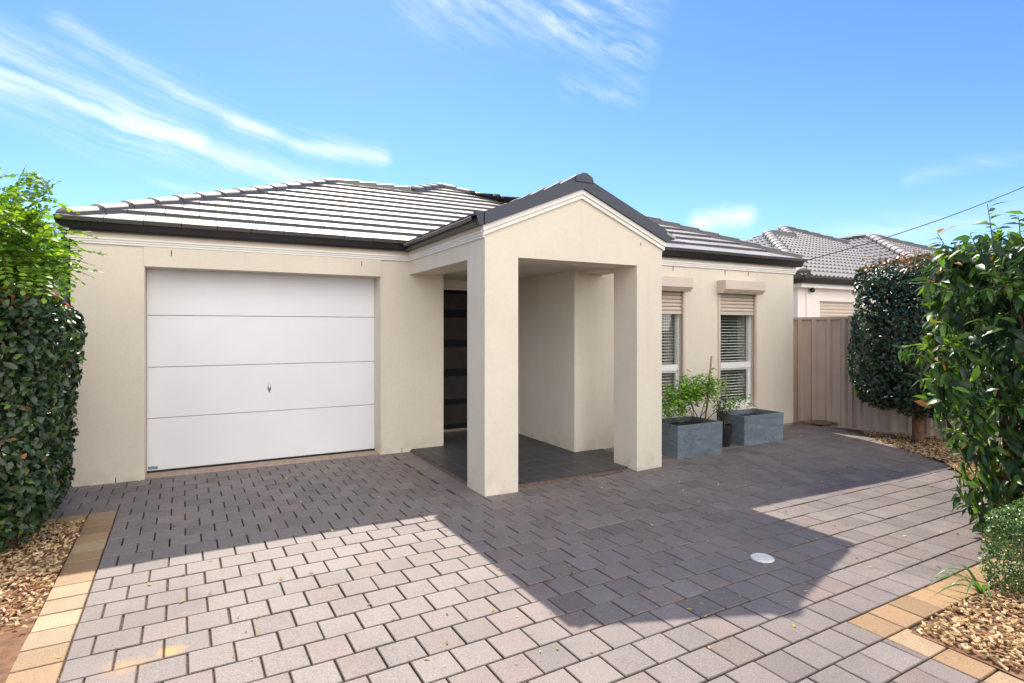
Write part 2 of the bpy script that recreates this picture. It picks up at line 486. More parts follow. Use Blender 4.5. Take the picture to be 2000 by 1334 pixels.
# rooms behind the windows, rear wall and ceiling: they keep the daylight out
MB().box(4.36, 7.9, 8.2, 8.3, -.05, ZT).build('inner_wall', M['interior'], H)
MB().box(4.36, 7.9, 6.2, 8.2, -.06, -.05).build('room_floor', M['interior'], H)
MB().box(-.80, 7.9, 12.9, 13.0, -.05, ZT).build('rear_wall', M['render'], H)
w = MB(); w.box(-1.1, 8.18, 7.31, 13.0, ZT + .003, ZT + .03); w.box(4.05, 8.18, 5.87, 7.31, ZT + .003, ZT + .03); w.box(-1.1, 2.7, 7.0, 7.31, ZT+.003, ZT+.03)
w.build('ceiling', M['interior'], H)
# garage door
gd = MB()
for z0, z1 in ((.030, .585), (.591, 1.131), (1.137, 1.687), (1.693, 2.215)):
    a, b_ = -.497, 1.942; c_ = .003
    gd.add([(a, 7.253, z0), (b_, 7.253, z0), (b_, 7.253, z1), (a, 7.253, z1),
            (a, 7.25, z0 + c_), (b_, 7.25, z0 + c_), (b_, 7.25, z1 - c_), (a, 7.25, z1 - c_),
            (a, 7.28, z0), (b_, 7.28, z0), (b_, 7.28, z1), (a, 7.28, z1)],
           [(4,5,6,7), (0,1,5,4), (2,3,7,6), (1,0,8,9), (3,2,10,11)])
garage = gd.build('garage_door', M['door_white'], H)
MB().box(-.49, 1.94, 7.27, 7.30, .0, 2.2).build('door_backing', plain('grey_door_joint', (.30, .30, .31), .7), garage)
hb = MB()
V = []; F = []
for i in range(13):
    t = i / 12; z = .806 + .112 * t; r = .017 * math.sin(math.pi * min(max(t, .02), .98)) ** .7
    for k in range(10):
        a = 2 * math.pi * k / 10; V.append((.708 + r * math.cos(a), 7.243 + r * .9 * math.sin(a), z))
for i in range(12):
    for k in range(10):
        l = (k + 1) % 10; F.append((i*10+k, i*10+l, (i+1)*10+l, (i+1)*10+k))
hb.add(V, F); hb.build('handle', M['steel'], garage, True)
hb = MB(); hb.box(-.488, -.40, 7.246, 7.2515, .045, .075); hb.build('maker_plate', plain('blue_grey_plate', (.20, .25, .30), .4, .3, 120), garage)
hb = MB(); hb.box(-.49, 1.94, 7.235, 7.27, .012, .030); hb.build('rubber_seal', M['dark_gap'], garage)
w = MB(); w.extr_x([(7.03, -.05), (7.27, -.05), (7.27, .012), (7.05, .004), (7.03, -.002)], -.498, 1.943); w.build('garage_threshold', M['concrete'], H)
# porch floor
fl = MB().box(2.335, 4.04, 4.93, 7.82, -.03, .034).box(4.04, 4.46, 4.95, 5.859, -.03, .034); fl.build('porch_floor', M['floor_tile'], H)
w = MB(); w.box(2.318, 2.334, 5.21, 6.97, -.05, .026); w.box(2.667, 4.12, 4.905, 4.929, -.05, .026)
w.build('slab_edge', plain('reddish_slab_edge', (.15, .10, .08), .9, .35, 30, bscale=80, bstr=.7), H)
# front door in the recess
fd = MB(); fd.box(2.80, 3.75, 7.86, 7.90, .085, 2.12)
fdo = fd.build('front_door', M['door_black'], H)
for z0, z1 in ((1.83, 2.06), (1.385, 1.71), (.96, 1.275), (.515, .85), (.15, .43)):
    MB().box(2.86, 3.70, 7.848, 7.862, z0, z1).build('glass_panel', M['door_glass'], fdo)
MB().box(2.775, 3.78, 7.80, 7.90, .055, .085).build('door_sill', M['steel'], fdo)
w = MB(); w.box(2.775, 2.805, 7.842, 7.92, .085, 2.14); w.box(3.745, 3.778, 7.842, 7.92, .085, 2.14); w.box(2.805, 3.745, 7.842, 7.92, 2.115, 2.138)
w.build('door_frame', M['fascia'], fdo)
w = MB(); w.box(2.775, 3.78, 7.815, 7.86, -.03, .055); w.build('door_step', M['brick'], H)
# porch structure
GY = 4.80; PB = 2.225
MB().pier(2.31, 2.665, GY, 5.20, -.06, PB).build('pillar', M['render'], H)
MB().pier(4.12, 4.472, GY, 5.20, -.06, PB).build('pillar', M['render'], H)
GX = 3.388
w = MB(); w.extr_y([(2.31, PB), (4.472, PB), (4.472, 2.47), (GX, 2.90), (2.31, 2.47)], GY, 5.15)
w.box(2.31, 2.66, 5.15, 6.979, PB, 2.47); w.box(4.12, 4.472, 5.15, 5.859, PB, 2.47)
w.build('porch_beam', M['render'], H)
MB().box(2.66, 4.12, 5.15, 7.83, 2.262, 2.30).build('porch_ceiling', plain('porch_ceiling_paint', (.62, .56, .47), .8, .05), H)
# expansion joints / weep slots
slot = MB()
ws = None
for (x, y, z0, z1) in ((-.263, 6.966, 2.30, 2.365), (1.711, 6.966, 2.30, 2.355), (-.745, 6.978, .0, .055), (2.213, 6.978, .0, .055),
                       (5.66, 5.858, 2.335, 2.40), (6.666, 5.858, 2.33, 2.39), (7.154, 5.858, 2.33, 2.39), (4.17, 4.798, 2.44, 2.47)):
    MB().box(x - .004, x + .004, y, y + .006, z0, z1).build('weep_vent', M['dark_gap'], H)

# eaves: beige band, white moulding, gutter
def eave(path, zb, zt, zg, name_suffix=''):
    band = MB().sweep(path, [(0, zb + .065), (.022, zb + .065), (.022, zt), (0, zt)])
    band.build('eave_lining', M['fascia_beige'], H)
    m = MB()
    m.sweep(path, [(0, zb), (.018, zb), (.018, zb + .022), (.026, zb + .024), (.026, zb + .044), (.036, zb + .046), (.036, zb + .065), (0, zb + .065)])
    m.build('fascia', M['fascia'], H)
    gt = MB().sweep(path, [(.024, zt + .001), (.082, zt + .001), (.092, zt + .02), (.112, zg), (.106, zg + .003), (.084, zt + .025), (.03, zt + .02), (.024, zt + .02)])
    gt.build('gutter', M['gutter'], H)
eave([(-1.11, 12.9), (-1.11, 6.98), (2.27, 6.98), (2.31, 6.98), (2.31, GY)], 2.39, 2.505, 2.605)
eave([(4.472, GY), (4.472, WY0), (8.19, WY0), (8.19, 12.9)], 2.40, 2.505, 2.605)
MB().tube([(-1.165, 7.10, 2.5), (-1.165, 7.10, .0)], .043, 12).build('downpipe', M['navy'], H, True)

# gable trim
TG = math.tan(R(22.4))
def rake(name, mat, y0, y1, zlo, zhi, x0, x1, y_in=None):
    """two boards following the gable; zlo / zhi are heights at the apex"""
    m = MB(); f = lambda x, z: z - abs(x - GX) * TG
    for a, b in ((x0, GX), (GX, x1)):
        m.extr_y([(a, f(a, zlo)), (b, f(b, zlo)), (b, f(b, zhi)), (a, f(a, zhi))], y0, y1)
    return m.build(name, mat, H)
rake('gable_trim', M['fascia'], GY - .022, GY - .001, 2.862, 2.90, 2.285, 4.492)
rake('gable_trim', M['fascia'], GY - .034, GY - .001, 2.902, 2.952, 2.28, 4.497)
rake('barge_board', M['navy'], GY - .058, GY - .03, 2.953, 3.078, 2.284, 4.492)

# ---- roofs
def tile_plane(O, U, Vv, poly, gauge=.325, width=.33, butt=.046, rough_seed=0, wavy=False, lip=.05):
    """courses of lapped tiles over a plane: O origin, U along the eave, Vv up the slope; poly (u, v) convex, ccw"""
    U = Vector(U).normalized(); Vv = Vector(Vv).normalized(); Nn = U.cross(Vv).normalized(); O = Vector(O)
    us = [p[0] for p in poly]; vs = [p[1] for p in poly]
    bm = bmesh.new(); cl = bm.verts.layers.float_color.new('Col')
    P = lambda u, v, h: O + U * u + Vv * v + Nn * h
    rnd = random.Random(rough_seed)
    nc = int((max(vs) - min(vs)) / gauge) + 2
    for j in range(nc):
        v0 = min(vs) + j * gauge - (.0 if j else lip); v1 = min(vs) + (j + 1) * gauge + .05
        if not wavy:
            u = min(us) - width + (width / 2 if j % 2 else 0)
            while u < max(us):
                k = rnd.gauss(1, .07); col = (k, k, k, 1)
                h = butt + rnd.gauss(0, .0012); t = rnd.gauss(0, .0015)
                a, b = u + .0035, u + width - .0035
                vv = [bm.verts.new(P(*q)) for q in ((a, v0+t, h-butt*.95), (b, v0+t, h-butt*.95), (b, v0+t, h-.004), (a, v0+t, h-.004),
                                                    (a, v0+t+.006, h), (b, v0+t+.006, h), (b, v1, .006), (a, v1, .006), (a, v1, -.012), (b, v1, -.012))]
                for i_, x in enumerate(vv): x[cl] = (k*.17, k*.155, k*.15, 1) if i_ < 4 else col  # shade of the butt faces painted into their vertex colour
                for f in ((0,1,2,3), (3,2,5,4), (4,5,6,7), (1,9,6,5,2), (8,0,3,4,7), (1,0,8,9)): bm.faces.new([vv[i] for i in f])
                u += width
        else:
            st = .0375; m = int((max(us) - min(us)) / st) + 1
            prev = None; sh = 0
            for i in range(m + 1):
                u = min(us) + i * st
                ph = (u / .15) % 1.0
                hh = .034 * max(0, math.sin(math.pi * min(ph / .62, 1))) ** .8 if ph < .62 else 0.0
                k = .93 + .14 * ((int(u / .3) * 7919 + j * 104729) % 100) / 100; col = (k, k, k, 1)
                vv = [bm.verts.new(P(u, v0, -.014)), bm.verts.new(P(u, v0, .030 + hh)), bm.verts.new(P(u, v0 + .002, .031 + hh)), bm.verts.new(P(u, v1, .004 + hh * .85))]
                for i_, x in enumerate(vv): x[cl] = col if i_ > 1 else (k*.2, k*.19, k*.19, 1)  # shadow between the courses put into the colour of the tile fronts
                if prev:
                    bm.faces.new((prev[0], vv[0], vv[1], prev[1])); bm.faces.new((prev[1], vv[1], vv[2], prev[2])); bm.faces.new((prev[2], vv[2], vv[3], prev[3]))
                prev = vv
    n = len(poly)
    for i in range(n):
        a, b = poly[i], poly[(i + 1) % n]
        if abs(a[1] - min(vs)) < 1e-4 and abs(b[1] - min(vs)) < 1e-4: continue
        d = (Vector((b[0], b[1])) - Vector((a[0], a[1]))).normalized()
        no = U * d.y + Vv * (-d.x)
        bmesh.ops.bisect_plane(bm, geom=bm.verts[:] + bm.edges[:] + bm.faces[:], plane_co=P(a[0], a[1], 0), plane_no=no, clear_outer=True)
    return bm
def roof_obj(name, bms, mat, parent, under=None):
    me = bpy.data.meshes.new(name)
    tot = bmesh.new(); tot.verts.layers.float_color.new('Col')
    for b in bms:
        t = bpy.data.meshes.new('t'); b.to_mesh(t); b.free(); tot.from_mesh(t); bpy.data.meshes.remove(t)
    tot.to_mesh(me); tot.free(); me.materials.append(mat)
    o = bpy.data.objects.new(name, me); COL.objects.link(o); o.parent = parent
    o.matrix_parent_inverse = Matrix.Translation(parent.location).inverted()
    return o
TP = math.tan(R(24)); CP = math.cos(R(24))
def front_uv(pts, ye): return [(x, (y - ye) / CP) for x, y in pts]
EY, EZ, XL, XR = 6.89, 2.607, -1.16, 8.28
dA = 3.15
apexA = (XL + dA, EY + dA); kink = (3.42, EY + dA); dB = (XR + (-(XL - EY)) - EY) ; 
xa = (XR + EY + (kink[0] - kink[1])) / 2; ya = XR + EY - xa
slope = (0, CP, math.sin(R(24)))
b1 = tile_plane((0, EY, EZ), (1,0,0), slope, front_uv([(XL, EY), (kink[0], EY), kink, apexA], EY), rough_seed=1)
b2 = tile_plane((0, EY, EZ), (1,0,0), slope, front_uv([(kink[0], EY), (XR, EY), (xa, ya), kink], EY), rough_seed=2)
YW = 5.77; XWL = 3.94; aw = (XR - XWL) / 2
b3 = tile_plane((0, YW, EZ), (1,0,0), slope, front_uv([(XWL, YW), (XR, YW), (XR - aw, YW + aw)], YW), rough_seed=3)
# left-hand and right-hand hips
b4 = tile_plane((XL, 0, EZ), (0,-1,0), (CP, 0, math.sin(R(24))), [(-EY - 2*dA, 0), (-EY, 0), (-EY - dA, dA / CP)], rough_seed=4)
b5 = tile_plane((XR, 0, EZ), (0,1,0), (-CP, 0, math.sin(R(24))), [(YW, 0), (15, 0), (ya + .1, (XR - xa) / CP), (YW + aw, aw / CP)], rough_seed=5)
b6 = tile_plane((XWL, 0, EZ), (0,-1,0), (CP, 0, math.sin(R(24))), [(-9.1, 0), (-YW, 0), (-YW - aw, aw / CP), (-9.1, aw / CP)], rough_seed=6)
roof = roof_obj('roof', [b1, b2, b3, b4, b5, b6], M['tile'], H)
zA = EZ + dA * TP; zB = EZ + (ya - EY) * TP; zW = EZ + aw * TP
# dark sarking just below the tiles, and rear slopes
s_ = MB(); q = .03
s_.add([(XL, EY, EZ - q), (kink[0], EY, EZ - q), (kink[0], kink[1], zA - q), (apexA[0], apexA[1], zA - q)], [(0,1,2,3)])
s_.add([(kink[0], EY, EZ - q), (XR, EY, EZ - q), (xa, ya, zB - q), (kink[0], kink[1], zA - q)], [(0,1,2,3)])
s_.add([(XWL, YW, EZ - q), (XR, YW, EZ - q), (XR - aw, YW + aw, zW - q)], [(0,1,2)])
s_.add([(XL, EY, EZ - q), (apexA[0], apexA[1], zA - q), (XL, EY + 2*dA, EZ - q)], [(0,1,2)])
s_.add([(XL, EY + 2*dA, EZ - q), (apexA[0], apexA[1], zA - q), (kink[0], kink[1], zA - q), (kink[0], 15, EZ - q)], [(0,1,2,3)])
s_.add([(kink[0], 15, EZ - q), (kink[0], kink[1], zA - q), (xa, ya, zB - q), (XR, 15, EZ - q)], [(0,1,2,3)])
s_.add([(XR, YW, EZ - q), (XR, 15, EZ - q), (xa, ya, zB - q), (XR - aw, YW + aw, zW - q)], [(0,1,2,3)])
s_.build('sarking', M['gutter'], roof)

def caps(A, B, gauge=.335, w=.125, hgt=.062, mat=None, parent=None, name='ridge_cap', ends=True):
    """lapped ridge caps from the low end A to the high end B"""
    A = Vector(A); B = Vector(B); d = (B - A); Ln = d.length; d.normalize()
    s = d.cross(Vector((0,0,1))).normalized(); u = s.cross(d).normalized()
    m = MB(); n = max(1, round(Ln / gauge)); gg = Ln / n
    rnd = random.Random(int(Ln * 1000))
    for i in range(n):
        P0 = A + d * (i * gg); P1 = A + d * ((i + 1) * gg + .05)
        V = []; k = rnd.gauss(1, .06)
        for P, f, up in ((P0, 1.0, .020), (P1, .9, .0)):
            for a, h in ((-1, -.95), (-.95, .18), (-.80, .50), (-.42, .86), (0, 1.0), (.42, .86), (.80, .50), (.95, .18), (1, -.95)):
                V.append(P + s * (a * w * f) + u * (h * hgt * f + up))
        q = 9
        F = [tuple(range(q - 1, -1, -1)), tuple(range(q, 2 * q))] + [(j, j + 1, q + j + 1, q + j) for j in range(q - 1)]
        m.add(V, F, 0, (k, k, k * .999, 1))
        for j in (0, 1, 7, 8, 9, 10, 16, 17): m.c[-18 + j] = (k*.17, k*.155, k*.155, 1)  # cap sides coloured dark as painted shade, tops left light
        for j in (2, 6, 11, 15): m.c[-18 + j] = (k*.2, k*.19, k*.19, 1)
    o = m.build(name, mat or M['tile'], parent or roof)
    return o
up = .024
caps((XL + .02, EY + .02, EZ + up), (apexA[0], apexA[1], zA + up))
caps((kink[0] - .1, kink[1], zA + up), (apexA[0] + .1, apexA[1], zA + up), w=.12)
caps((kink[0] - .05, kink[1] - .05, zA + up), (xa, ya, zB + up))
caps((XR - .02, EY + .02, EZ + up), (xa, ya, zB + up))
caps((XR - .02, YW + .02, EZ + up), (XR - aw, YW + aw, zW + up))
caps((XR - aw, YW + aw + 1.2, zW + up), (XR - aw, YW + aw, zW + up))
caps((XWL + .4, YW + .4, EZ + .4 * TP + up), (XR - aw, YW + aw, zW + up))

# porch gable roof
PZ = 3.035; py0 = GY - .055; sl = R(22.4)
hw = (GX - 2.205); L_ = hw / math.cos(sl)
pr = []
yv = 6.89 + (PZ - hw * TG - EZ) / TP; yvr = 6.89 + (PZ - EZ) / TP
pr.append(tile_plane((2.205, 0, PZ - hw * TG), (0,-1,0), (math.cos(sl), 0, math.sin(sl)), [(-yv, 0), (-py0, 0), (-py0, L_), (-yvr, L_)], rough_seed=11, butt=.036))
hw2 = 4.57 - GX; L2 = hw2 / math.cos(sl)
pr.append(tile_plane((4.57, 0, PZ - hw2 * TG), (0,1,0), (-math.cos(sl), 0, math.sin(sl)), [(py0, 0), (5.8, 0), (yvr, L2), (py0, L2)], rough_seed=12, butt=.036))
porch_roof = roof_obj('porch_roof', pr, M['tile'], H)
m = MB(); q = .02
m.add([(2.205, py0 + .02, PZ - hw*TG - q), (GX, py0 + .02, PZ - q), (GX, yvr, PZ - q), (2.205, yv, PZ - hw*TG - q)], [(0,1,2,3)])
m.add([(4.57, py0 + .02, PZ - hw2*TG - q), (GX, py0 + .02, PZ - q), (GX, yvr, PZ - q), (4.57, 5.85, PZ - hw2*TG - q)], [(0,1,2,3)])
m.build('sarking', M['gutter'], porch_roof)
caps((GX, py0 + .004, PZ + .005), (GX, yvr + .1, PZ + .02), w=.11, hgt=.05, parent=porch_roof)
MB().extr_y([(GX - .115, PZ - .02), (GX + .115, PZ - .02), (GX + .095, PZ + .035), (GX + .03, PZ + .072), (GX - .03, PZ + .072), (GX - .095, PZ + .035)], py0 - .014, py0 + .003).build('ridge_end', M['navy'], porch_roof)
# mortar bedding at the foot of the left valley
# gutter stop ends finished by the barge: small return box
for p in ([(2.232, 2.500), (2.283, 2.496), (2.283, 2.612), (2.19, 2.622)], [(4.493, 2.496), (4.545, 2.500), (4.59, 2.622), (4.493, 2.612)]):
    MB().extr_y(p, GY - .045, GY + .0).build('gutter_end', M['navy'], H)

# ---- windows and roller shutters
def window(x0, x1):
    yf = WY0 + .075; fr = MB(); a, b = x0 + .003, x1 - .003
    zt = HEAD - .003; zb = SILL + .035
    st = .052
    fr.box(a, a + st, yf, yf + .07, zb, zt); fr.box(b - st, b, yf, yf + .07, zb, zt)
    fr.box(a + st, b - st, yf, yf + .07, zt - .05, zt); fr.box(a + st, b - st, yf - .012, yf + .07, .968, 1.052)
    fr.box(a + st, b - st, yf, yf + .07, zb, zb + .05)
    lo = yf + .012                               # lower sash
    fr.box(a + st, a + st + .028, lo, lo + .04, zb + .05, .968); fr.box(b - st - .028, b - st, lo, lo + .04, zb + .05, .968)
    fr.box(a + st + .028, b - st - .028, lo, lo + .04, zb + .05, zb + .082); fr.box(a + st + .028, b - st - .028, lo, lo + .04, .94, .968)
    win = fr.build('window', M['white_frame'], H)
    MB().box(a + st, b - st, yf + .030, yf + .034, 1.052, zt - .05).build('pane', M['glass'], win)
    MB().box(a + st + .028, b - st - .028, lo + .018, lo + .022, zb + .082, .94).build('pane', M['glass'], win)
    bl = MB(); yb = yf + .115; z = zb + .04; i = 0
    while z < 2.02:
        t = R(17)
        dy, dz = .019 * math.cos(t), .019 * math.sin(t)
        bl.add([(a + .03, yb - dy, z - dz), (b - .03, yb - dy, z - dz), (b - .03, yb, z + .003), (a + .03, yb, z + .003), (b - .03, yb + dy, z + dz), (a + .03, yb + dy, z + dz)],
               [(0,1,2,3), (3,2,4,5)]); z += .0425
    for xc in (a + .17, a + .20, b - .21, b - .18): bl.tube([(xc, yb - .026, zb + .03), (xc, yb - .026, 2.03)], .0016, 5)
    bl.box(a + .03, b - .03, yb - .02, yb + .02, zb + .005, zb + .022)
    bl.build('blind', M['blind'], win)
    sl_ = MB(); sl_.extr_x([(WY0 - .022, SILL - .03), (WY1 - .03, SILL - .03), (WY1 - .03, SILL + .032), (yf, SILL + .032), (WY0 - .022, SILL + .012)], x0 - .004, x1 + .004)
    sl_.build('sill', M['render'], win)
    return win
def shutter(x0, x1):
    bx = MB(); yb = WY0 - .001; yf = WY0 - .165
    bx.extr_x([(yb, 2.052), (yf + .055, 2.052), (yf, 2.107), (yf, 2.222), (yf + .012, 2.232), (yb, 2.235)], x0 - .022, x1 - .012)
    sh = bx.build('roller_shutter', M['shutter'], H)
    c = MB(); z = 1.748
    c.extr_x([(WY0 + .02, z), (WY0 + .046, z), (WY0 + .046, z + .045), (WY0 + .02, z + .045)], x0 + .04, x1 - .04)
    z += .047
    while z < 2.07:
        c.extr_x([(WY0 + .040, z), (WY0 + .024, z + .006), (WY0 + .019, z + .024), (WY0 + .026, z + .044), (WY0 + .040, z + .050), (WY0 + .044, z + .025)], x0 + .04, x1 - .04)
        z += .0515
    c.build('curtain', M['shutter'], sh)
    for a, b in ((x0 + .001, x0 + .042), (x1 - .042, x1 - .001)):
        gr = MB(); gr.box(a, b, WY0 - .012, WY0 + .016, SILL + .034, 2.051); gr.box(a, b, WY0 + .05, WY0 + .066, SILL + .034, 2.051)
        gr.box(*((a, a + .01) if a < x0 + .02 else (b - .01, b)), WY0 + .016, WY0 + .05, SILL + .034, 2.051)
        gr.build('guide_rail', M['shutter'], sh)
for a, b in (W1, W2): window(a, b); shutter(a, b)

# ------------------------------------------------------------------ neighbouring houses
NB = thing('neighbour_house', (14, 8, 0), 'neighbouring white house with grey wavy tiled hip roof beyond the beige fence', 'house')
ny, nz, nx = 7.72, 2.66, 11.1
m = MB(); m.box(11.35, 11.62, 8.02, 12, -.1, 2.43); m.box(11.62, 12.08, 8.0, 8.3, -.1, 2.43); m.box(12.08, 14.6, 8.02, 8.3, 2.16, 2.43); m.box(14.6, 15.0, 7.0, 8.3, -.1, 2.43)
m.box(15.0, 23.0, 7.0, 7.2, -.1, 2.43); m.box(12.08, 14.6, 8.2, 8.3, -.1, 2.16); m.build('wall', M['nwall'], NB)
m = MB(); z = .05
while z < 2.15:
    m.extr_x([(8.10, z), (8.085, z + .01), (8.08, z + .04), (8.10, z + .075)], 12.09, 14.59); z += .077
m.build('roller_door', M['shutter'], NB)
m = MB(); pth = [(nx + .12, 14), (nx + .12, ny + .12), (14.75, ny + .12)]
m.sweep(pth, [(-.3, 2.43), (.0, 2.43), (.0, 2.52), (-.3, 2.52)]); m.build('fascia', M['fascia'], NB)
m = MB(); m.sweep(pth, [(.001, 2.515), (.08, 2.515), (.12, 2.61), (.11, 2.612), (.07, 2.54), (.001, 2.535)]); m.build('gutter', M['gutter'], NB)
d1 = 3.85; k1 = (16.05, ny + d1); ax = 17.2; ay = k1[1] + (ax - k1[0])
nb = []
nb.append(tile_plane((0, ny, nz), (1,0,0), slope, front_uv([(nx, ny), (16.05, ny), k1, (nx + d1, ny + d1)], ny), wavy=True))
rx = ax + 4.9
nb.append(tile_plane((0, ny, nz), (1,0,0), slope, front_uv([(16.05, ny), (ax + (ay - ny), ny), (ax, ay), k1], ny), wavy=True))
nb.append(tile_plane((nx, 0, nz), (0,-1,0), (CP, 0, math.sin(R(24))), [(-ny - 2*d1, 0), (-ny, 0), (-ny - d1, d1 / CP)], wavy=True))
vx, vy, va = 14.85, 6.75, 4.1
nb.append(tile_plane((vx, 0, nz), (0,-1,0), (CP, 0, math.sin(R(24))), [(-ny, 0), (-vy, 0), (-vy - va, va / CP), (-ny - va, va / CP)], wavy=True))
nb.append(tile_plane((0, vy, nz), (1,0,0), slope, front_uv([(vx, vy), (vx + 2*va, vy), (vx + va, vy + va)], vy), wavy=True))
nroof = roof_obj('roof', nb, M['tile_n'], NB)
zk = nz + d1 * TP; zx = nz + (ay - ny) * TP; zv = nz + va * TP
m = MB(); q = .03
m.add([(nx, ny, nz-q), (16.05, ny, nz-q), (k1[0], k1[1], zk-q), (nx + d1, ny + d1, zk-q)], [(0,1,2,3)])
m.add([(nx + d1, ny + d1, zk-q), (k1[0], k1[1], zk-q), (k1[0], k1[1] + d1, nz-q), (nx, ny + 2*d1, nz-q)], [(0,1,2,3)])
m.add([(nx, ny, nz-q), (nx + d1, ny + d1, zk-q), (nx, ny + 2*d1, nz-q)], [(0,1,2)])
m.add([(16.05, ny, nz-q), (ax + (ay - ny), ny, nz-q), (ax, ay, zx-q), (k1[0], k1[1], zk-q)], [(0,1,2,3)])
m.add([(ax, ay, zx-q), (ax + (ay-ny), ny, nz-q), (ax + (ay-ny), ay*2 - ny, nz-q)], [(0,1,2)])
m.add([(ax, ay, zx-q), (k1[0], k1[1], zk-q), (k1[0], ay*2-ny, nz-q), (ax + (ay-ny), ay*2-ny, nz-q)], [(0,1,2,3)])
m.add([(vx, vy, nz-q), (vx + va, vy + va, zv-q), (vx + va, ny + va, zv-q), (vx, ny, nz-q)], [(0,1,2,3)])
m.add([(vx, vy, nz-q), (vx + 2*va, vy, nz-q), (vx + va, vy + va, zv-q)], [(0,1,2)])
m.add([(vx + 2*va, vy, nz-q), (vx + 2*va, 14, nz-q), (vx + va, 14, zv-q), (vx + va, vy + va, zv-q)], [(0,1,2,3)])
m.build('sarking', M['gutter'], nroof)
kw = dict(mat=M['tile_n'], parent=nroof, w=.15, hgt=.09, gauge=.40)
caps((nx, ny, nz + .05), (nx + d1, ny + d1, zk + .05), **kw)
caps((k1[0], k1[1], zk + .05), (nx + d1, ny + d1, zk + .05), **kw)
caps((k1[0], k1[1], zk + .05), (ax, ay, zx + .05), **kw)
caps((ax + (ay - ny), ny, nz + .05), (ax, ay, zx + .05), **kw)
caps((vx, vy, nz + .05), (vx + va, vy + va, zv + .05), **kw)
caps((vx + 2*va, vy, nz + .05), (vx + va, vy + va, zv + .05), **kw)
caps((vx + va, ny + va, zv + .05), (vx + va, vy + va, zv + .05), **kw)
m = MB(); m.lathe([(.0, 2.33), (.03, 2.335), (.05, 2.36), (.055, 2.40), (.03, 2.43), (0, 2.43)], 11.72, 7.93, 14)
tag(m.build('security_camera', M['black_pot'], None, True), 'small black dome security camera under the eave of the white house', 'camera')

LN = thing('neighbour_house', (-5, 14, 0), 'neighbouring brick house with terracotta eave fascia behind the left hedge', 'house')
MB().box(-10, -2.9, 9.2, 21, -.1, 2.3).build('wall', M['brick'], LN)
m = MB(); m.box(-2.62, -2.59, 8.8, 21.4, 2.22, 2.40); m.box(-2.9, -2.62, 8.8, 21.4, 2.22, 2.25); m.build('fascia', M['terracotta'], LN)
m = MB(); m.box(-2.589, -2.50, 8.8, 21.4, 2.345, 2.43); m.build('gutter', M['fascia'], LN)
lb = tile_plane((-2.55, 0, 2.44), (0,1,0), (-CP, 0, math.sin(R(24))), [(8.8, 0), (21.4, 0), (21.4, 4.2), (8.8, 4.2)], rough_seed=21, width=.33)
lroof = roof_obj('roof', [lb], M['tile_n'], LN)
m = MB(); xr_ = -2.55 - 4.2 * CP; zr_ = 2.44 + 4.2 * math.sin(R(24))
m.add([(-2.55, 8.8, 2.41), (-2.55, 21.4, 2.41), (xr_, 21.4, zr_ - .03), (xr_, 8.8, zr_ - .03)], [(0,1,2,3)])
m.add([(2*xr_ + 2.55, 8.8, 2.41), (2*xr_ + 2.55, 21.4, 2.41), (xr_, 21.4, zr_ - .03), (xr_, 8.8, zr_ - .03)], [(0,1,2,3)])
m.build('sarking', M['gutter'], lroof)

# ------------------------------------------------------------------ fence
F0, F1, F2 = Vector((8.33, 6.9)), Vector((8.72, 5.27)), Vector((9.75, 2.9))
FE = thing('fence', (8.72, 5.27, 0), 'beige corrugated steel fence with a square corner post beside the house', 'fence')
def fence_panel(a, b, top):
    d = (b - a); L = d.length; d.normalize(); nrm = Vector((-d.y, d.x))
    if nrm.x > 0: nrm = -nrm
    m = MB(); prof = []; u = 0.0
    per = [(0, 0), (.02, 0), (.05, .036), (.095, .036), (.125, 0), (.19, 0)]
    while u < L:
        for du, h in per:
            if u + du <= L: prof.append((u + du, h))
        u += .215
    prof.append((L, 0))
    V = []
    for z in (.0, top - .01):
        for s, h in prof:
            p = a + d * s + nrm * h; V.append((p.x, p.y, z))
    n = len(prof)
    m.add(V, [(i, i + 1, n + i + 1, n + i) for i in range(n - 1)])
    m.build('panel', M['fence'], FE)
    for z0, z1 in ((top - .012, top + .03), (.0, .045)):
        r = MB()
        q0 = a + nrm * .034; q1 = b + nrm * .034; q2 = b - nrm * .012; q3 = a - nrm * .012
        r.prism([(q0.x, q0.y), (q1.x, q1.y), (q2.x, q2.y), (q3.x, q3.y)] if (q1-q0).cross(q2-q1) > 0 else [(q3.x, q3.y), (q2.x, q2.y), (q1.x, q1.y), (q0.x, q0.y)], z0, z1)
        r.build('rail', M['fence'], FE)
d_ = (F1 - F0).normalized(); e_ = (F2 - F1).normalized()
fence_panel(F0, F1 - d_ * .028, 1.70); fence_panel(F1 + e_ * .028, F2, 1.70)
m = MB(); m.pier(F1.x - .03, F1.x + .03, F1.y - .03, F1.y + .03, -.05, 1.745); m.build('post', M['fence'], FE)
m = MB(); 
for i in range(3):
    a = Vector((8.36 + .05 * i, 5.93 - .07 * i, .045 + .012 * i))
    m.tube([a, a + Vector((.11, -.16, .02)), a + Vector((.18, -.36, .01))], [.026, .032, .02], 7)
tag(m.build('timber_offcut', M['timber'], None, False), 'rough brown timber offcuts heaped between house corner and fence', 'timber')

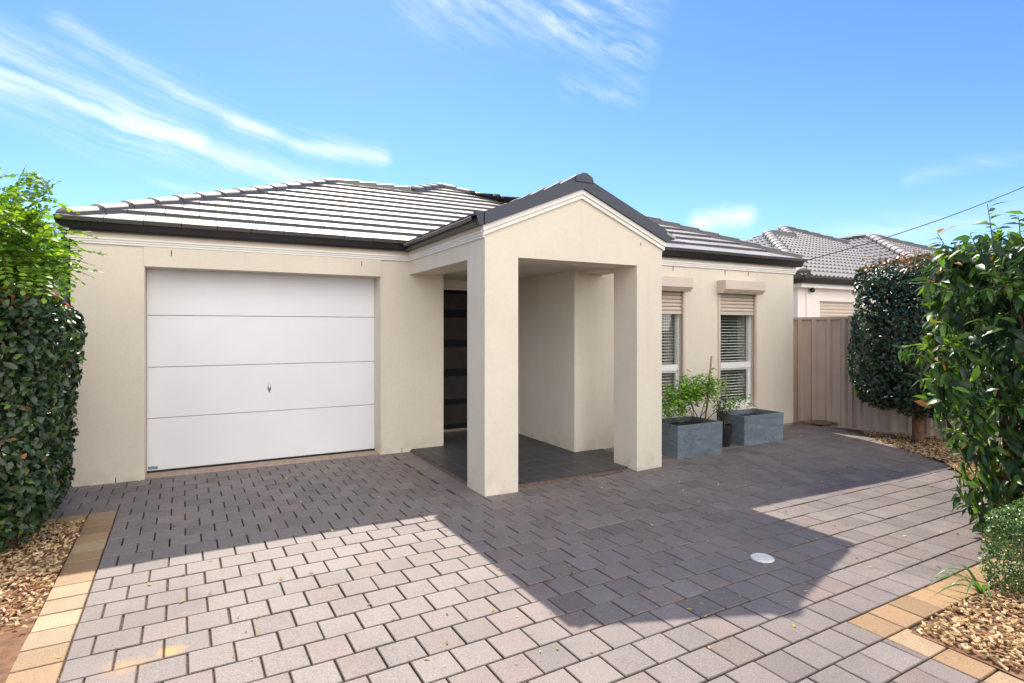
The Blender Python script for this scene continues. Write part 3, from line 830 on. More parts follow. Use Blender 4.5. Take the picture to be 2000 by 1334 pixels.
# ------------------------------------------------------------------ planters
def planter(name, x0, x1, y0, y1, z0, z1, label):
    t = thing(name, ((x0+x1)/2, (y0+y1)/2, z0), label, 'planter', 'square planters under the windows')
    m = MB(); th = .022; tp = .006
    o = [(x0+tp, y0+tp), (x1-tp, y0+tp), (x1-tp, y1-tp), (x0+tp, y1-tp)]; T = [(x0, y0), (x1, y0), (x1, y1), (x0, y1)]
    I = [(x0+th, y0+th), (x1-th, y0+th), (x1-th, y1-th), (x0+th, y1-th)]
    V = [(x, y, z0) for x, y in o] + [(x, y, z1 - .004) for x, y in T] + [(x + (.004 if x < (x0+x1)/2 else -.004), y + (.004 if y < (y0+y1)/2 else -.004), z1) for x, y in T] + [(x, y, z1) for x, y in I] + [(x, y, z1 - .09) for x, y in I]
    F = [(3,2,1,0)]
    for a in (0, 4, 8, 12):
        for k in range(4):
            l = (k + 1) % 4; F.append((a+k, a+l, a+4+l, a+4+k))
    m.add(V, F); m.build('box', M['planter'], t)
    s = MB(); nx_, ny_ = 14, 10; V = []
    for j in range(ny_ + 1):
        for i in range(nx_ + 1):
            V.append((x0 + th + (x1-x0-2*th) * i / nx_, y0 + th + (y1-y0-2*th) * j / ny_, z1 - .06 + random.gauss(0, .006)))
    s.add(V, [(j*(nx_+1)+i, j*(nx_+1)+i+1, (j+1)*(nx_+1)+i+1, (j+1)*(nx_+1)+i) for j in range(ny_) for i in range(nx_)])
    s.build('soil', M['soil'], t)
    return t
PZ0 = .032
planter('planter', 4.865, 5.602, 4.962, 5.47, PZ0, PZ0 + .385, 'blue grey square planter holding a green shrub and bamboo stake, next to the porch pillar')
planter('planter', 6.16, 6.93, 5.105, 5.56, PZ0, PZ0 + .385, 'cracked blue grey square planter with only a small seedling, nearer the fence')

# ------------------------------------------------------------------ leaves
def unit(a): return a / np.maximum(np.linalg.norm(a, axis=1, keepdims=True), 1e-9)
def leaf_geo(P, D, N, L, W, C, curl=.25, fold=.22, wt=.72, t1=.33):
    P, D, N = map(np.asarray, (P, D, N)); n = len(P)
    D = unit(D); N = unit(N - D * (N * D).sum(1, keepdims=True)); S = np.cross(N, D)
    L = np.asarray(L).reshape(-1, 1) * np.ones((n, 1)); W = np.asarray(W).reshape(-1, 1) * np.ones((n, 1))
    cu = (np.asarray(curl) * np.ones(n)).reshape(-1, 1)
    out = np.zeros((n, 8, 3))
    def pt(t, w, f):
        return P + D * L * t + S * W * .5 * w + N * (W * fold * f - L * cu * t * t)
    out[:, 0] = pt(0, 0, 0)
    out[:, 1] = pt(t1, -1, .5); out[:, 2] = pt(t1, 0, 0); out[:, 3] = pt(t1, 1, .5)
    out[:, 4] = pt(.70, -wt, .4); out[:, 5] = pt(.70, 0, 0); out[:, 6] = pt(.70, wt, .4)
    out[:, 7] = pt(1, 0, 0)
    C = np.asarray(C); CC = np.repeat(C[:, None, :], 8, 1)
    CC = np.concatenate([CC, np.ones((n, 8, 1))], 2)
    CC[:, [2, 5], :3] *= 1.12
    return out.reshape(-1, 3), CC.reshape(-1, 4)
TPL = [(0,3,2), (0,2,1), (1,2,5,4), (2,3,6,5), (4,5,7), (5,6,7)]
def leaf_obj(name, V, C, mat, parent=None):
    n = len(V) // 8
    F = [tuple(i * 8 + k for k in f) for i in range(n) for f in TPL]
    return np_mesh(name, V, F, mat, parent, C, True)
def lumps(P, seed, f=2.2, a=1.0):
    r = np.random.default_rng(seed); out = np.zeros(len(P))
    for i in range(5):
        k = r.normal(0, f * (1 + .5 * i), 3); out += np.sin(P @ k + r.uniform(0, 6.28)) / (1 + .6 * i)
    return a * out / 2.2

def rand_cols(n, base, var=.25, seed=0, alts=()):
    r = np.random.default_rng(seed)
    c = np.array(base)[None, :] * r.lognormal(0, var, (n, 1)) * r.normal(1, .06, (n, 3))
    for col, frac in alts:
        k = r.random(n) < frac; c[k] = np.array(col) * r.lognormal(0, .2, (k.sum(), 1))
    return np.clip(c, .003, .9)

def box_hedge(n, lo, hi, seed, leafL, ratio, base, alts=(), depth=.10, rnd=.12, droop=.1, lump=.05, topred=None, curl=.2, keep=None, taper=0.0, face_w=None):
    """leaves over a rounded, slightly uneven clipped volume"""
    r = np.random.default_rng(seed); lo = np.array(lo); hi = np.array(hi); c = (lo + hi) / 2; h = (hi - lo) / 2
    area = np.array([h[1]*h[2], h[1]*h[2], h[0]*h[2], h[0]*h[2], h[0]*h[1], h[0]*h[1] * .5])
    if face_w is not None: area = area * np.array(face_w)
    fi = r.choice(6, n, p=area / area.sum())      # -x +x -y +y +z -z
    p = r.uniform(-1, 1, (n, 3)); nn = np.zeros((n, 3))
    for k in range(6):
        ax_ = k // 2 if k < 4 else 2; sg = (-1 if k % 2 == 0 else 1) if k < 4 else (1 if k == 4 else -1)
        q = fi == k; p[q, ax_] = sg; nn[q, ax_] = sg
    p = c + p * h
    core = c + np.clip(p - c, -(h - rnd), h - rnd)
    dv = p - core; nrm = unit(dv + nn * 1e-3); p = core + nrm * rnd
    p += nrm * (lumps(p, seed + 5, 3.0, lump)[:, None]) - nrm * (r.exponential(depth, n)[:, None])
    if taper: p[:, :2] = c[:2] + (p[:, :2] - c[:2]) * (1 - taper * ((hi[2] - p[:, 2]) / (hi[2] - lo[2]))[:, None])
    if keep is not None:
        kk = keep(p); p = p[kk]; nrm = nrm[kk]; n = len(p)
    t = r.normal(0, 1, (n, 3)); tang = unit(t - nrm * (t * nrm).sum(1, keepdims=True))
    D = unit(nrm * r.uniform(.1, .75, (n, 1)) + tang * .8 + np.array([0, 0, -droop]))
    N = unit(nrm * .55 + np.array([0, 0, .65]) + r.normal(0, .38, (n, 3)))
    L = leafL * r.uniform(.65, 1.2, n)
    C = rand_cols(n, base, .25, seed + 1, alts)
    if topred is not None:
        col, zz, fr = topred
        k = (p[:, 2] > zz) & (r.random(n) < fr); C[k] = np.array(col) * r.lognormal(0, .35, (k.sum(), 1))
    return leaf_geo(p, D, N, L, L * ratio * r.uniform(.85, 1.15, n), C, curl * r.uniform(.2, 1.6, n))

def branches(name, base, tips, r0, mat, parent, seed=0, seg=7):
    rr = random.Random(seed); m = MB(); b = Vector(base)
    for t in tips:
        t = Vector(t); pts = [b]; n = 5
        for i in range(1, n + 1):
            k = i / n; p = b.lerp(t, k) + Vector((rr.gauss(0, .02), rr.gauss(0, .02), rr.gauss(0, .015)))
            pts.append(p)
        m.tube(pts, [r0 * (1 - .75 * i / n) for i in range(n + 1)], seg)
    return m.build(name, mat, parent, True)

def tip_set(lo, hi, n, seed):
    r = np.random.default_rng(seed); return [tuple(r.uniform(lo, hi)) for _ in range(n)]

# left clipped hedge
hl, hh = (-2.4, 4.80, .06), (-.86, 6.42, 1.80)
HL = thing('hedge', (-1.6, 5.6, 0), 'dense dark green clipped hedge with red tips beside the garage wall', 'hedge')
V, C = box_hedge(15000, hl, hh, 31, .062, .62, (.034, .066, .027), alts=(((.10, .17, .035), .09), ((.20, .10, .05), .012)), depth=.075, rnd=.32,
                 topred=((.27, .07, .04), 1.70, .13), lump=.06, taper=.13, face_w=(.4, 1.6, 1.2, .4, 1.5, .5))
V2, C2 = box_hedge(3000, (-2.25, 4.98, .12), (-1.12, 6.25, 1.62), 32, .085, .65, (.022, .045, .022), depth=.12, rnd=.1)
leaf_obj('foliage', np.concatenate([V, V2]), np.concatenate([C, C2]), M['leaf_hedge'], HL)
for x, y in ((-1.9, 5.2), (-1.35, 5.5), (-1.6, 6.05)):
    branches('stem', (x, y, -.05), tip_set((x - .45, y - .4, .5), (x + .35, y + .35, 1.6), 9, int(-x * 100)), .03, M['bark'], HL, 3)

# yellow-green feathery tree
def pinnate(fronds, seed, base, pairs=6, ll=.052, gap=.032, alts=()):
    r = np.random.default_rng(seed); P = []; D = []; N = []; L = []
    stems = MB()
    for (p, d) in fronds:
        p = np.array(p, float); d = np.array(d, float); d /= np.linalg.norm(d)
        upv = np.array([0, 0, 1.0]) + r.normal(0, .25, 3); side = np.cross(d, upv); side /= np.linalg.norm(side); nn = np.cross(side, d)
        n = pairs + r.integers(-1, 3); pts = []
        for i in range(n + 1):
            s = (i + 1.2) * gap; q = p + d * s - np.array([0, 0, 1]) * .9 * s * s
            pts.append(q)
            if i == n:
                P.append(q); D.append(d - np.array([0, 0, .35])); N.append(nn); L.append(ll); break
            for sg in (-1, 1):
                P.append(q); D.append(side * sg + d * .35 + r.normal(0, .12, 3) + np.array([0, 0, -.12])); N.append(nn + r.normal(0, .25, 3)); L.append(ll * r.uniform(.75, 1.1))
        stems.tube([p] + pts[::3] + [pts[-1]], .0016, 4)
    n = len(P); L = np.array(L)
    V, C = leaf_geo(np.array(P), np.array(D), np.array(N), L, L * .62, rand_cols(n, base, .18, seed + 2, alts), .08, .12, .8, .35)
    return V, C, stems
TR = thing('tree', (-1.38, 5.5, 0), 'bright yellow-green feathery leaved tree rising above the left hedge', 'tree')
fr = []; r = np.random.default_rng(41); tc = np.array([-1.36, 5.44, 2.22])
heads = []
for i in range(72):
    v = unit(r.normal(0, 1, (1, 3)))[0]; k = r.uniform(.15, 1) ** .6
    heads.append(tc + v * k * np.array([.42, .44, .42]))
for hp in heads:
    o = hp - tc
    for j in range(10):
        d = unit((o * 1.6 + r.normal(0, .42, 3) + np.array([0, 0, .15]))[None])[0]
        fr.append((hp + r.normal(0, .06, 3), d))
for j in range(44):   # low sprays hanging over the front of the hedge
    p = np.array([-1.42 + r.normal(0, .10), 4.86 + r.normal(0, .08), 1.70 + r.normal(0, .10)]); fr.append((p, unit(np.array([[r.normal(.15, .5), -.6 + r.normal(0, .4), r.normal(0, .4)]]))[0]))
V, C, st = pinnate(fr, 42, (.15, .29, .03), alts=(((.25, .40, .045), .25), ((.09, .19, .025), .25)))
leaf_obj('crown', V, C, M['leaf_tree'], TR)
st.build('leaf_stalk', M['twig'], TR)
branches('trunk', (-1.38, 5.5, -.05), [(-1.35, 5.5, 1.9), (-1.34, 5.48, 1.95)], .035, M['bark'], TR, 5)
branches('branch', (-1.35, 5.5, 1.85), [tuple(h) for h in heads] + [(-1.42, 4.95, 1.70)], .006, M['twig'], TR, 6, 5)

# round clipped tree by the fence
TP_ = thing('tree', (8.55, 4.27, 0), 'round clipped dark green tree on a short trunk in front of the fence', 'tree')
cc = np.array([8.76, 4.20])
V, C = box_hedge(11500, (cc[0] - .78, cc[1] - .80, .42), (cc[0] + .80, cc[1] + .80, 2.50), 51, .066, .60, (.026, .058, .034), alts=(((.07, .13, .035), .05),), depth=.05, rnd=.42,
                 lump=.05, topred=((.26, .10, .05), 2.34, .30), curl=.25)
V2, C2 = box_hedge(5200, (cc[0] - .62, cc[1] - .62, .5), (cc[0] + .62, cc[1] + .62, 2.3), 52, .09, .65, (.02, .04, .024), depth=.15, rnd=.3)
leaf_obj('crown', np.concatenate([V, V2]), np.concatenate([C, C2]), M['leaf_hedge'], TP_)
m = MB(); m.tube([(8.53, 4.25, -.03), (8.545, 4.255, .12), (8.56, 4.26, .28), (8.57, 4.25, .40)], [.078, .066, .068, .075], 12)
for tx, ty, tz in ((8.3, 4.1, 1.2), (8.6, 4.0, 1.5), (8.85, 4.3, 1.3), (8.5, 4.5, 1.6)):
    m.tube([(8.565, 4.255, .34), ((8.565+tx)/2 - .02, (4.255+ty)/2, .34 + (tz-.34)*.45), (tx, ty, tz)], [.045, .03, .012], 8)
m.build('trunk', M['bark'], TP_, True)
sh = MB(); r = random.Random(9)     # upright new shoots on top
tp = []; td = []
for i in range(34):
    x, y = cc[0] + r.uniform(-.6, .6), cc[1] + r.uniform(-.6, .6); z = 2.42; l = r.uniform(.05, .17)
    sh.tube([(x, y, z), (x + r.gauss(0, .02), y + r.gauss(0, .02), z + l)], .003, 4)
    for k in range(5):
        tp.append((x, y, z + l * (k + 1) / 5)); a = r.uniform(0, 6.28); td.append((math.cos(a), math.sin(a), .6))
V, C = leaf_geo(np.array(tp), np.array(td), np.array([(0, .3, 1)] * len(tp)) + rng.normal(0, .2, (len(tp), 3)), .05, .028, rand_cols(len(tp), (.26, .10, .05), .35, 54, (((.12, .16, .04), .3),)), .1)
leaf_obj('foliage', V, C, M['leaf_big'], TP_); sh.build('foliage', M['twig'], TP_)  # the second mesh is the twig shoots, not leaves

# big leafy hedge in the right foreground
HR = thing('hedge', (5.6, 2.0, 0), 'tall loose hedge of long pointed glossy leaves in the right foreground', 'hedge')
def big_hedge(n, seed, lo, hi, leafL, base, alts, depth=.12):
    V, C = box_hedge(n, lo, hi, seed, leafL, .34, base, alts=alts, depth=depth, rnd=.34, droop=.7, lump=.13, curl=.4)
    dn = np.clip((1.35 - V[:, 2]) / 1.3, 0, 1.1); V[:, 1] = 1.1 + (V[:, 1] - 1.1) * (1 - .30 * dn)
    return V, C
ga = (((.13, .24, .03), .20), ((.32, .14, .05), .025), ((.07, .14, .03), .2))
V, C = big_hedge(7400, 61, (5.10, 1.10, .02), (6.9, 2.66, 2.33), .138, (.026, .062, .020), ga)
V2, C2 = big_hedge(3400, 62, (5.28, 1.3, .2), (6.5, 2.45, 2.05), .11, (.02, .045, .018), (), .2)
# shoots that stand out of the outline
r = np.random.default_rng(63); P = []; D = []; N = []; shoots = MB()
starts = [((5.25, 2.1, 2.22), (-.03, .02, .27)), ((5.3, 1.95, 2.2), (-.03, .0, .17)), ((5.7, 1.8, 2.22), (.02, .0, .2)), ((5.55, 2.0, 2.25), (.03, .03, .2)), ((5.2, 2.15, 2.08), (-.10, .03, .18)), ((5.35, 1.8, 2.16), (.04, -.02, .2)), ((5.18, 2.3, 1.95), (-.16, .08, .10)), ((5.6, 2.2, 2.15), (.02, .02, .22)),
          ((5.05, 2.3, 2.12), (-.05, .05, .16))]
for i in range(46):
    z = r.uniform(.55, 2.1); y = r.uniform(1.45, 2.5)
    starts.append(((5.16 + .04 * r.normal(), 1.1 + (y - 1.1) * (1 - .30 * max(0, (1.35 - z) / 1.3)), z), (r.uniform(-.2, -.08), r.normal(0, .08), r.uniform(-.06, .10))))
for i in range(40):
    z = r.uniform(.3, 2.1); x = r.uniform(5.2, 6.4)
    starts.append(((x, 1.16 + .04 * r.normal(), z), (r.normal(0, .08), r.uniform(-.2, -.06), r.uniform(-.06, .10))))
for a, d in starts:
    a = np.array(a); d = np.array(d); n = 9; Ld = np.linalg.norm(d)
    shoots.tube([a, a + d * .5 + np.array([0, 0, .01]), a + d], [.004, .003, .002], 5)
    for k in range(n):
        q = a + d * (k + 1.0) / n; t = r.normal(0, 1, 3); t -= d * t.dot(d) / Ld**2; t /= np.linalg.norm(t)
        P.append(q); D.append(t + d / Ld * .7 + np.array([0, 0, -.25])); N.append(np.array([0, 0, 1]) + r.normal(0, .3, 3))
n = len(P); L = r.uniform(.075, .14, n)
V3, C3 = leaf_geo(np.array(P), np.array(D), np.array(N), L, L * .34, rand_cols(n, (.10, .20, .035), .3, 64, (((.30, .17, .05), .07), ((.04, .10, .03), .3))), .35)
leaf_obj('foliage', np.concatenate([V, V2, V3]), np.concatenate([C, C2, C3]), M['leaf_big'], HR)
shoots.build('foliage', M['twig'], HR)  # twig stems of the shoots, named along with their leaves
for x, y in ((5.5, 1.75), (5.8, 2.2), (6.2, 1.9)):
    branches('stem', (x, y, -.05), tip_set((x - .4, y - .35, .7), (x + .35, y + .35, 2.0), 10, int(x * 100)), .028, M['bark'], HR, 8)

# small box shrub below it
V, C = box_hedge(15000, (4.02, 1.06, .02), (5.05, 1.70, .52), 71, .021, .55, (.05, .115, .03), alts=(((.13, .24, .04), .22),), depth=.05, rnd=.16, lump=.06)
BX = thing('shrub', (4.3, 1.4, 0), 'low small-leaved box shrub at the foot of the right hedge', 'shrub')
leaf_obj('foliage', V, C, M['leaf_hedge'], BX)
branches('stem', (4.3, 1.4, -.04), tip_set((4.1, 1.15, .2), (4.95, 1.62, .46), 40, 77), .008, M['twig'], BX, 4, 5)

# strappy plant
def strap_plant(base, blades, name, label, col, seed):
    r = random.Random(seed); m = MB(); b = Vector(base)
    for (ang, ln, rise, wd) in blades:
        dx, dy = math.cos(ang), math.sin(ang); sx, sy = -dy, dx; n = 9; V = []
        for i in range(n + 1):
            t = i / n; w_ = wd * (1 - t ** 2.2) + .001
            z = rise * (math.sin(min(t * 2.3, 2.6)) ) * (1 - .45 * t)
            p = b + Vector((dx * ln * t, dy * ln * t, z))
            V += [p + Vector((sx, sy, .004)) * w_ if 0 else Vector((p.x + sx * w_, p.y + sy * w_, p.z + .3 * w_)), p, Vector((p.x - sx * w_, p.y - sy * w_, p.z + .3 * w_))]
        F = []
        for i in range(n):
            F += [(3*i, 3*i+3, 3*i+4, 3*i+1), (3*i+1, 3*i+4, 3*i+5, 3*i+2)]
        k = r.uniform(.8, 1.2); m.add(V, F, 0, (col[0]*k, col[1]*k, col[2]*k, 1))
    o = m.build(name, M['leaf_big'], None, True); return tag(o, label, 'plant')
strap_plant((4.02, 1.66, -.01), [(2.75, .34, .17, .011), (2.95, .38, .12, .010), (2.45, .25, .20, .012), (3.3, .30, .17, .010), (3.7, .24, .15, .009), (2.0, .24, .14, .010), (1.2, .22, .17, .010), (2.6, .18, .12, .012)],
            'strappy_plant', 'small strappy plant with arching long blades at the edge of the tan pavers', (.09, .19, .05), 5)
strap_plant((-1.16, 4.33, -.01), [(a, .16, .10, .011) for a in (-.4, .5, 1.3, 2.2, -1.4, 3.3)], 'strappy_plant', 'small pale green tuft growing in the mulch below the left hedge', (.20, .32, .06), 6)

# red succulents in the left bed
RG = 'red succulents in the left bed'
for i, (x, y, lab) in enumerate(((-.93, 4.50, 'low red succulent in the mulch nearest the left hedge'), (-.865, 4.28, 'low red succulent touching the tan edging bricks'), (-.93, 4.02, 'low red succulent in the mulch nearest the camera'))):
    n = 90; r = np.random.default_rng(80 + i); a = r.uniform(0, 6.28, n); rr_ = r.uniform(0, .075, n)
    P = np.stack([x + rr_ * np.cos(a), y + rr_ * np.sin(a), .0 + r.uniform(0, .03, n)], 1); D = np.stack([np.cos(a), np.sin(a), r.uniform(.1, 1, n)], 1)
    V, C = leaf_geo(P, D, np.array([[0, 0, 1.]] * n) + r.normal(0, .3, (n, 3)), r.uniform(.02, .038, n), .010, rand_cols(n, (.28, .035, .03), .35, 90 + i, (((.12, .12, .03), .15),)), .1)
    tag(leaf_obj('succulent', V, C, M['leaf_hedge']), lab, 'plant', RG)

# shrub, stakes, pots
PS = thing('shrub', (5.45, 5.2, .36), 'bright green shrub spreading out of the first planter', 'shrub')
r = np.random.default_rng(101); tips = []; base = np.array([5.46, 5.20, .34])
for i in range(30):
    tx = r.uniform(4.74, 5.50) if i < 23 else r.uniform(5.45, 5.84); k = abs(tx - 5.46) / .7
    tips.append((tx, 5.2 + r.normal(0, .13), .86 - .20 * k ** 1.6 + r.normal(0, .05)))
tips += [(5.62, 5.15, .93), (5.48, 5.18, .96), (5.80, 5.12, .84), (5.33, 5.25, .95)]
branches('stem', tuple(base), tips[::5], .007, M['twig'], PS, 11, 5)
P = []; D = []; N = []
for t in tips:
    for j in range(95):
        k = r.uniform(.64, 1.04); p = base + (np.array(t) - base) * k + r.normal(0, .040, 3)
        P.append(p); a = r.uniform(0, 6.28); D.append([math.cos(a), math.sin(a), r.normal(.1, .4)]); N.append([r.normal(0, .35), r.normal(0, .35), 1])
n = len(P); L = r.uniform(.032, .062, n)
V, C = leaf_geo(np.array(P), np.array(D), np.array(N), L, L * .44, rand_cols(n, (.17, .36, .045), .28, 102, (((.30, .48, .06), .35), ((.05, .13, .03), .2))), .2)
leaf_obj('foliage', V, C, M['leaf_big'], PS)
tag(MB().tube([(5.535, 5.19, .30), (5.60, 5.19, .75), (5.66, 5.19, 1.20)], [.012, .0115, .011], 9).build('stake', M['bamboo'], None, True), 'tall leaning bamboo stake standing in the first planter among the shrub', 'stake', 'garden stakes')
PT = thing('plant_pot', (5.94, 5.27, .03), 'black plastic pot squeezed between the two blue grey planters', 'pot')
m = MB(); m.lathe([(0, .03), (.082, .03), (.086, .05), (.108, .27), (.118, .275), (.118, .305), (.104, .305), (.098, .27), (.0, .27)], 5.96, 5.27, 26); m.build('body', M['black_pot'], PT)
m = MB(); m.lathe([(0, .281), (.099, .279)], 5.96, 5.27, 20); m.build('soil', M['soil'], PT)
PP = thing('shrub', (5.96, 5.27, .28), 'dark narrow-leaved shrub in the black plastic pot', 'shrub')
r = np.random.default_rng(111); base = np.array([5.96, 5.27, .28]); tips = [tuple(np.array([5.96, 5.27, 0]) + np.array([r.normal(0, .10), r.normal(0, .08), r.uniform(.5, .84)])) for i in range(11)]
branches('stem', tuple(base), tips, .007, M['twig'], PP, 12, 5)
P = []; D = []; N = []
for t in tips:
    for j in range(30):
        k = r.uniform(.25, 1.02); p = base + (np.array(t) - base) * k + r.normal(0, .02, 3); P.append(p); a = r.uniform(0, 6.28)
        D.append([math.cos(a), math.sin(a), r.normal(.2, .4)]); N.append([r.normal(0, .4), r.normal(0, .4), 1])
n = len(P); L = r.uniform(.035, .065, n)
V, C = leaf_geo(np.array(P), np.array(D), np.array(N), L, L * .27, rand_cols(n, (.035, .075, .03), .3, 112, (((.09, .16, .04), .12),)), .3)
leaf_obj('foliage', V, C, M['leaf_hedge'], PP)
tag(MB().tube([(5.955, 5.25, .27), (5.975, 5.25, .62), (5.99, 5.25, .96)], .007, 7).build('stake', M['bamboo'], None, True), 'thin short stake in the black plastic pot', 'stake', 'garden stakes')
r = np.random.default_rng(121); n = 46; a = r.uniform(0, 6.28, n); P = np.stack([6.62 + r.normal(0, .035, n), 5.32 + r.normal(0, .035, n), .36 + r.uniform(.0, .11, n)], 1)
V, C = leaf_geo(P, np.stack([np.cos(a), np.sin(a), r.normal(.3, .3, n)], 1), np.array([[0, 0, 1.]] * n) + r.normal(0, .3, (n, 3)), r.uniform(.035, .065, n), .014, rand_cols(n, (.06, .14, .04), .3, 122), .2)
SD = thing('seedling', (6.62, 5.32, .35), 'small leafy seedling in the cracked planter', 'plant'); leaf_obj('foliage', V, C, M['leaf_big'], SD)
MB().tube([(6.62, 5.32, .34), (6.625, 5.32, .46)], .004, 5).build('stem', M['twig'], SD)

# ------------------------------------------------------------------ beds, mulch, litter
def bed(name, poly, z=-.022, mound=.035):
    bm = bmesh.new(); vs = [bm.verts.new((x, y, z)) for x, y in poly]; f = bm.faces.new(vs)
    bmesh.ops.triangulate(bm, faces=[f]); bmesh.ops.subdivide_edges(bm, edges=bm.edges[:], cuts=7, use_grid_fill=True)
    for v in bm.verts: v.co.z += .010 * math.sin(9 * v.co.x) * math.sin(8 * v.co.y)
    me = bpy.data.meshes.new(name); bm.to_mesh(me); bm.free(); me.materials.append(M['bed'])
    o = bpy.data.objects.new(name, me); COL.objects.link(o); return tag(o, kind='structure')
bed('garden_bed', [(-.698, 1.0), (-.812, 5.75), (-3.4, 5.70), (-3.4, 1.0)], .004)
bed('garden_bed', [(-3.4, 5.72), (-1.62, 5.75), (-1.62, 6.9), (-3.4, 6.9)], .002)
bed('garden_bed', [(3.20, -.9), (3.9, -.9), (8, -.2), (10.6, 2.0), (9.6, 4.6), (8.8, 5.15), (8.2, 4.6), (7.6, 3.5), (6.75, 2.82), (5.9, 2.32), (5.3, 2.02), (5.0, 1.88), (5.25, 1.665), (3.185, 1.620)], .004)

def inside(poly, x, y):
    c = False; n = len(poly)
    for i in range(n):
        (x0, y0), (x1, y1) = poly[i], poly[(i + 1) % n]
        if (y0 > y) != (y1 > y) and x < (x1 - x0) * (y - y0) / (y1 - y0) + x0: c = not c
    return c
def chips(name, n, poly, seed, dens=None, z0=.006):
    r = random.Random(seed); V = []; F = []; C = []
    xs = [p[0] for p in poly]; ys = [p[1] for p in poly]; cnt = 0
    while cnt < n:
        x, y = r.uniform(min(xs), max(xs)), r.uniform(min(ys), max(ys))
        if not inside(poly, x, y): continue
        if dens and r.random() > dens(x, y): continue
        cnt += 1
        l, w_, h = r.uniform(.012, .030) * (1.8 if r.random() < .3 else 1.2), r.uniform(.007, .019), r.uniform(.0025, .008)
        M3 = Matrix.Rotation(r.uniform(0, 6.28), 3, 'Z') @ Matrix.Rotation(r.gauss(0, .35), 3, 'Y') @ Matrix.Rotation(r.gauss(0, .35), 3, 'X')
        z = z0 + .010 * math.sin(9 * x) * math.sin(8 * y) + r.uniform(.002, .022); o = len(V)
        e = [r.uniform(.55, 1) for _ in range(4)]
        base = [(-l*e[0], -w_, 0), (l*e[1], -w_*e[2], 0), (l, w_*e[3], 0), (-l, w_, 0)]
        for dz in (0, h):
            for p in base:
                q = M3 @ Vector((p[0] * .5, p[1] * .5, dz)); V.append((x + q.x, y + q.y, z + q.z))
        F += [(o+3,o+2,o+1,o), (o+4,o+5,o+6,o+7), (o,o+1,o+5,o+4), (o+1,o+2,o+6,o+5), (o+2,o+3,o+7,o+6), (o+3,o,o+4,o+7)]
        t = r.random()
        col = (.46, .31, .15) if t < .45 else (.60, .46, .28) if t < .72 else (.30, .17, .075) if t < .92 else (.17, .10, .06)
        k = r.uniform(.75, 1.2); C += [(col[0]*k, col[1]*k, col[2]*k, 1)] * 8
    o = np_mesh(name, np.array(V), F, M['chip'], None, np.array(C)); return tag(o, kind='stuff')
chips('wood_chip_mulch', 4200, [(-.765, 3.75), (-.812, 5.72), (-1.9, 5.7), (-1.75, 3.6)], 1, lambda x, y: 1 if y > 4.0 or x < -.9 else .25)
chips('wood_chip_mulch', 3600, [(3.21, 1.22), (3.20, 1.615), (4.9, 1.68), (4.72, 1.86), (5.0, 2.05), (5.6, 2.2), (5.6, 1.4), (4.7, 1.0), (3.6, .95)], 2, lambda x, y: 1 if y > 1.15 + .06 * (x - 3.2) else .2)
chips('wood_chip_mulch', 900, [(5.05, 1.87), (5.9, 2.30), (6.75, 2.80), (6.9, 1.8), (5.2, 1.69)], 4)
chips('wood_chip_mulch', 2600, [(7.5, 3.45), (8.1, 4.62), (8.75, 5.15), (9.1, 4.5), (9.2, 3.5), (8, 2.9), (7.0, 2.9), (6.72, 2.78)], 3)

# fallen leaves and bits on the paving
r = np.random.default_rng(131); P = []; k_ = 0
while len(P) < 520:
    x, y = r.uniform(-.6, 8.3), r.uniform(1.9, 7.0)
    if (2.3 < x < 4.2 and y > 4.7) or (x > 4.0 and y > 5.7) or x > right_limit(y) + .1 or (x < 2.3 and y > 6.95): continue
    if x < 3 and r.random() > .45 + .4 * (y > 5): continue
    P.append((x, y, float(G(x, y)) + .004))
P = np.array(P); n = len(P); a = r.uniform(0, 6.28, n)
L = r.uniform(.013, .04, n)
V, C = leaf_geo(P, np.stack([np.cos(a), np.sin(a), r.normal(0, .08, n)], 1), np.array([[0, 0, 1.]] * n) + r.normal(0, .12, (n, 3)), L, L * r.uniform(.28, .5, n), rand_cols(n, (.42, .29, .11), .3, 132, (((.60, .50, .32), .3), ((.16, .085, .04), .2), ((.30, .30, .08), .12))), -.15)
tag(leaf_obj('fallen_leaves', V, C, M['leaf_dry']), kind='stuff')

# drain cover
m = MB(); zc = float(G(3.338, 2.62)) + .004
m.lathe([(0, zc + .0045), (.040, zc + .0045), (.042, zc + .003), (.052, zc + .003), (.054, zc + .0045), (.070, zc + .004), (.074, zc + .001), (.076, zc - .01)], 3.338, 2.622, 40)
for a in range(3):
    t = R(30 + 120 * a); x, y = 3.338 + .061 * math.cos(t), 2.622 + .061 * math.sin(t)
    m.lathe([(0, zc + .0056), (.004, zc + .0056), (.005, zc + .004)], x, y, 10)
tag(m.build('drain_cover', M['drain'], None), 'round white plastic drain cover set in the shaded paving', 'drain cover')

# overhead cable from the corner of the house
A = Vector((8.28, 5.98, 2.57)); B = Vector((17.5, 4.9, 5.55)); pts = []
for i in range(41):
    t = i / 40; p = A.lerp(B, t); p.z -= .42 * 4 * t * (1 - t) * .5; pts.append(p)
tag(MB().tube(pts, .008, 6).build('power_cable', M['cable'], None, True), 'thin black overhead cable running from the house corner up to the right', 'cable')

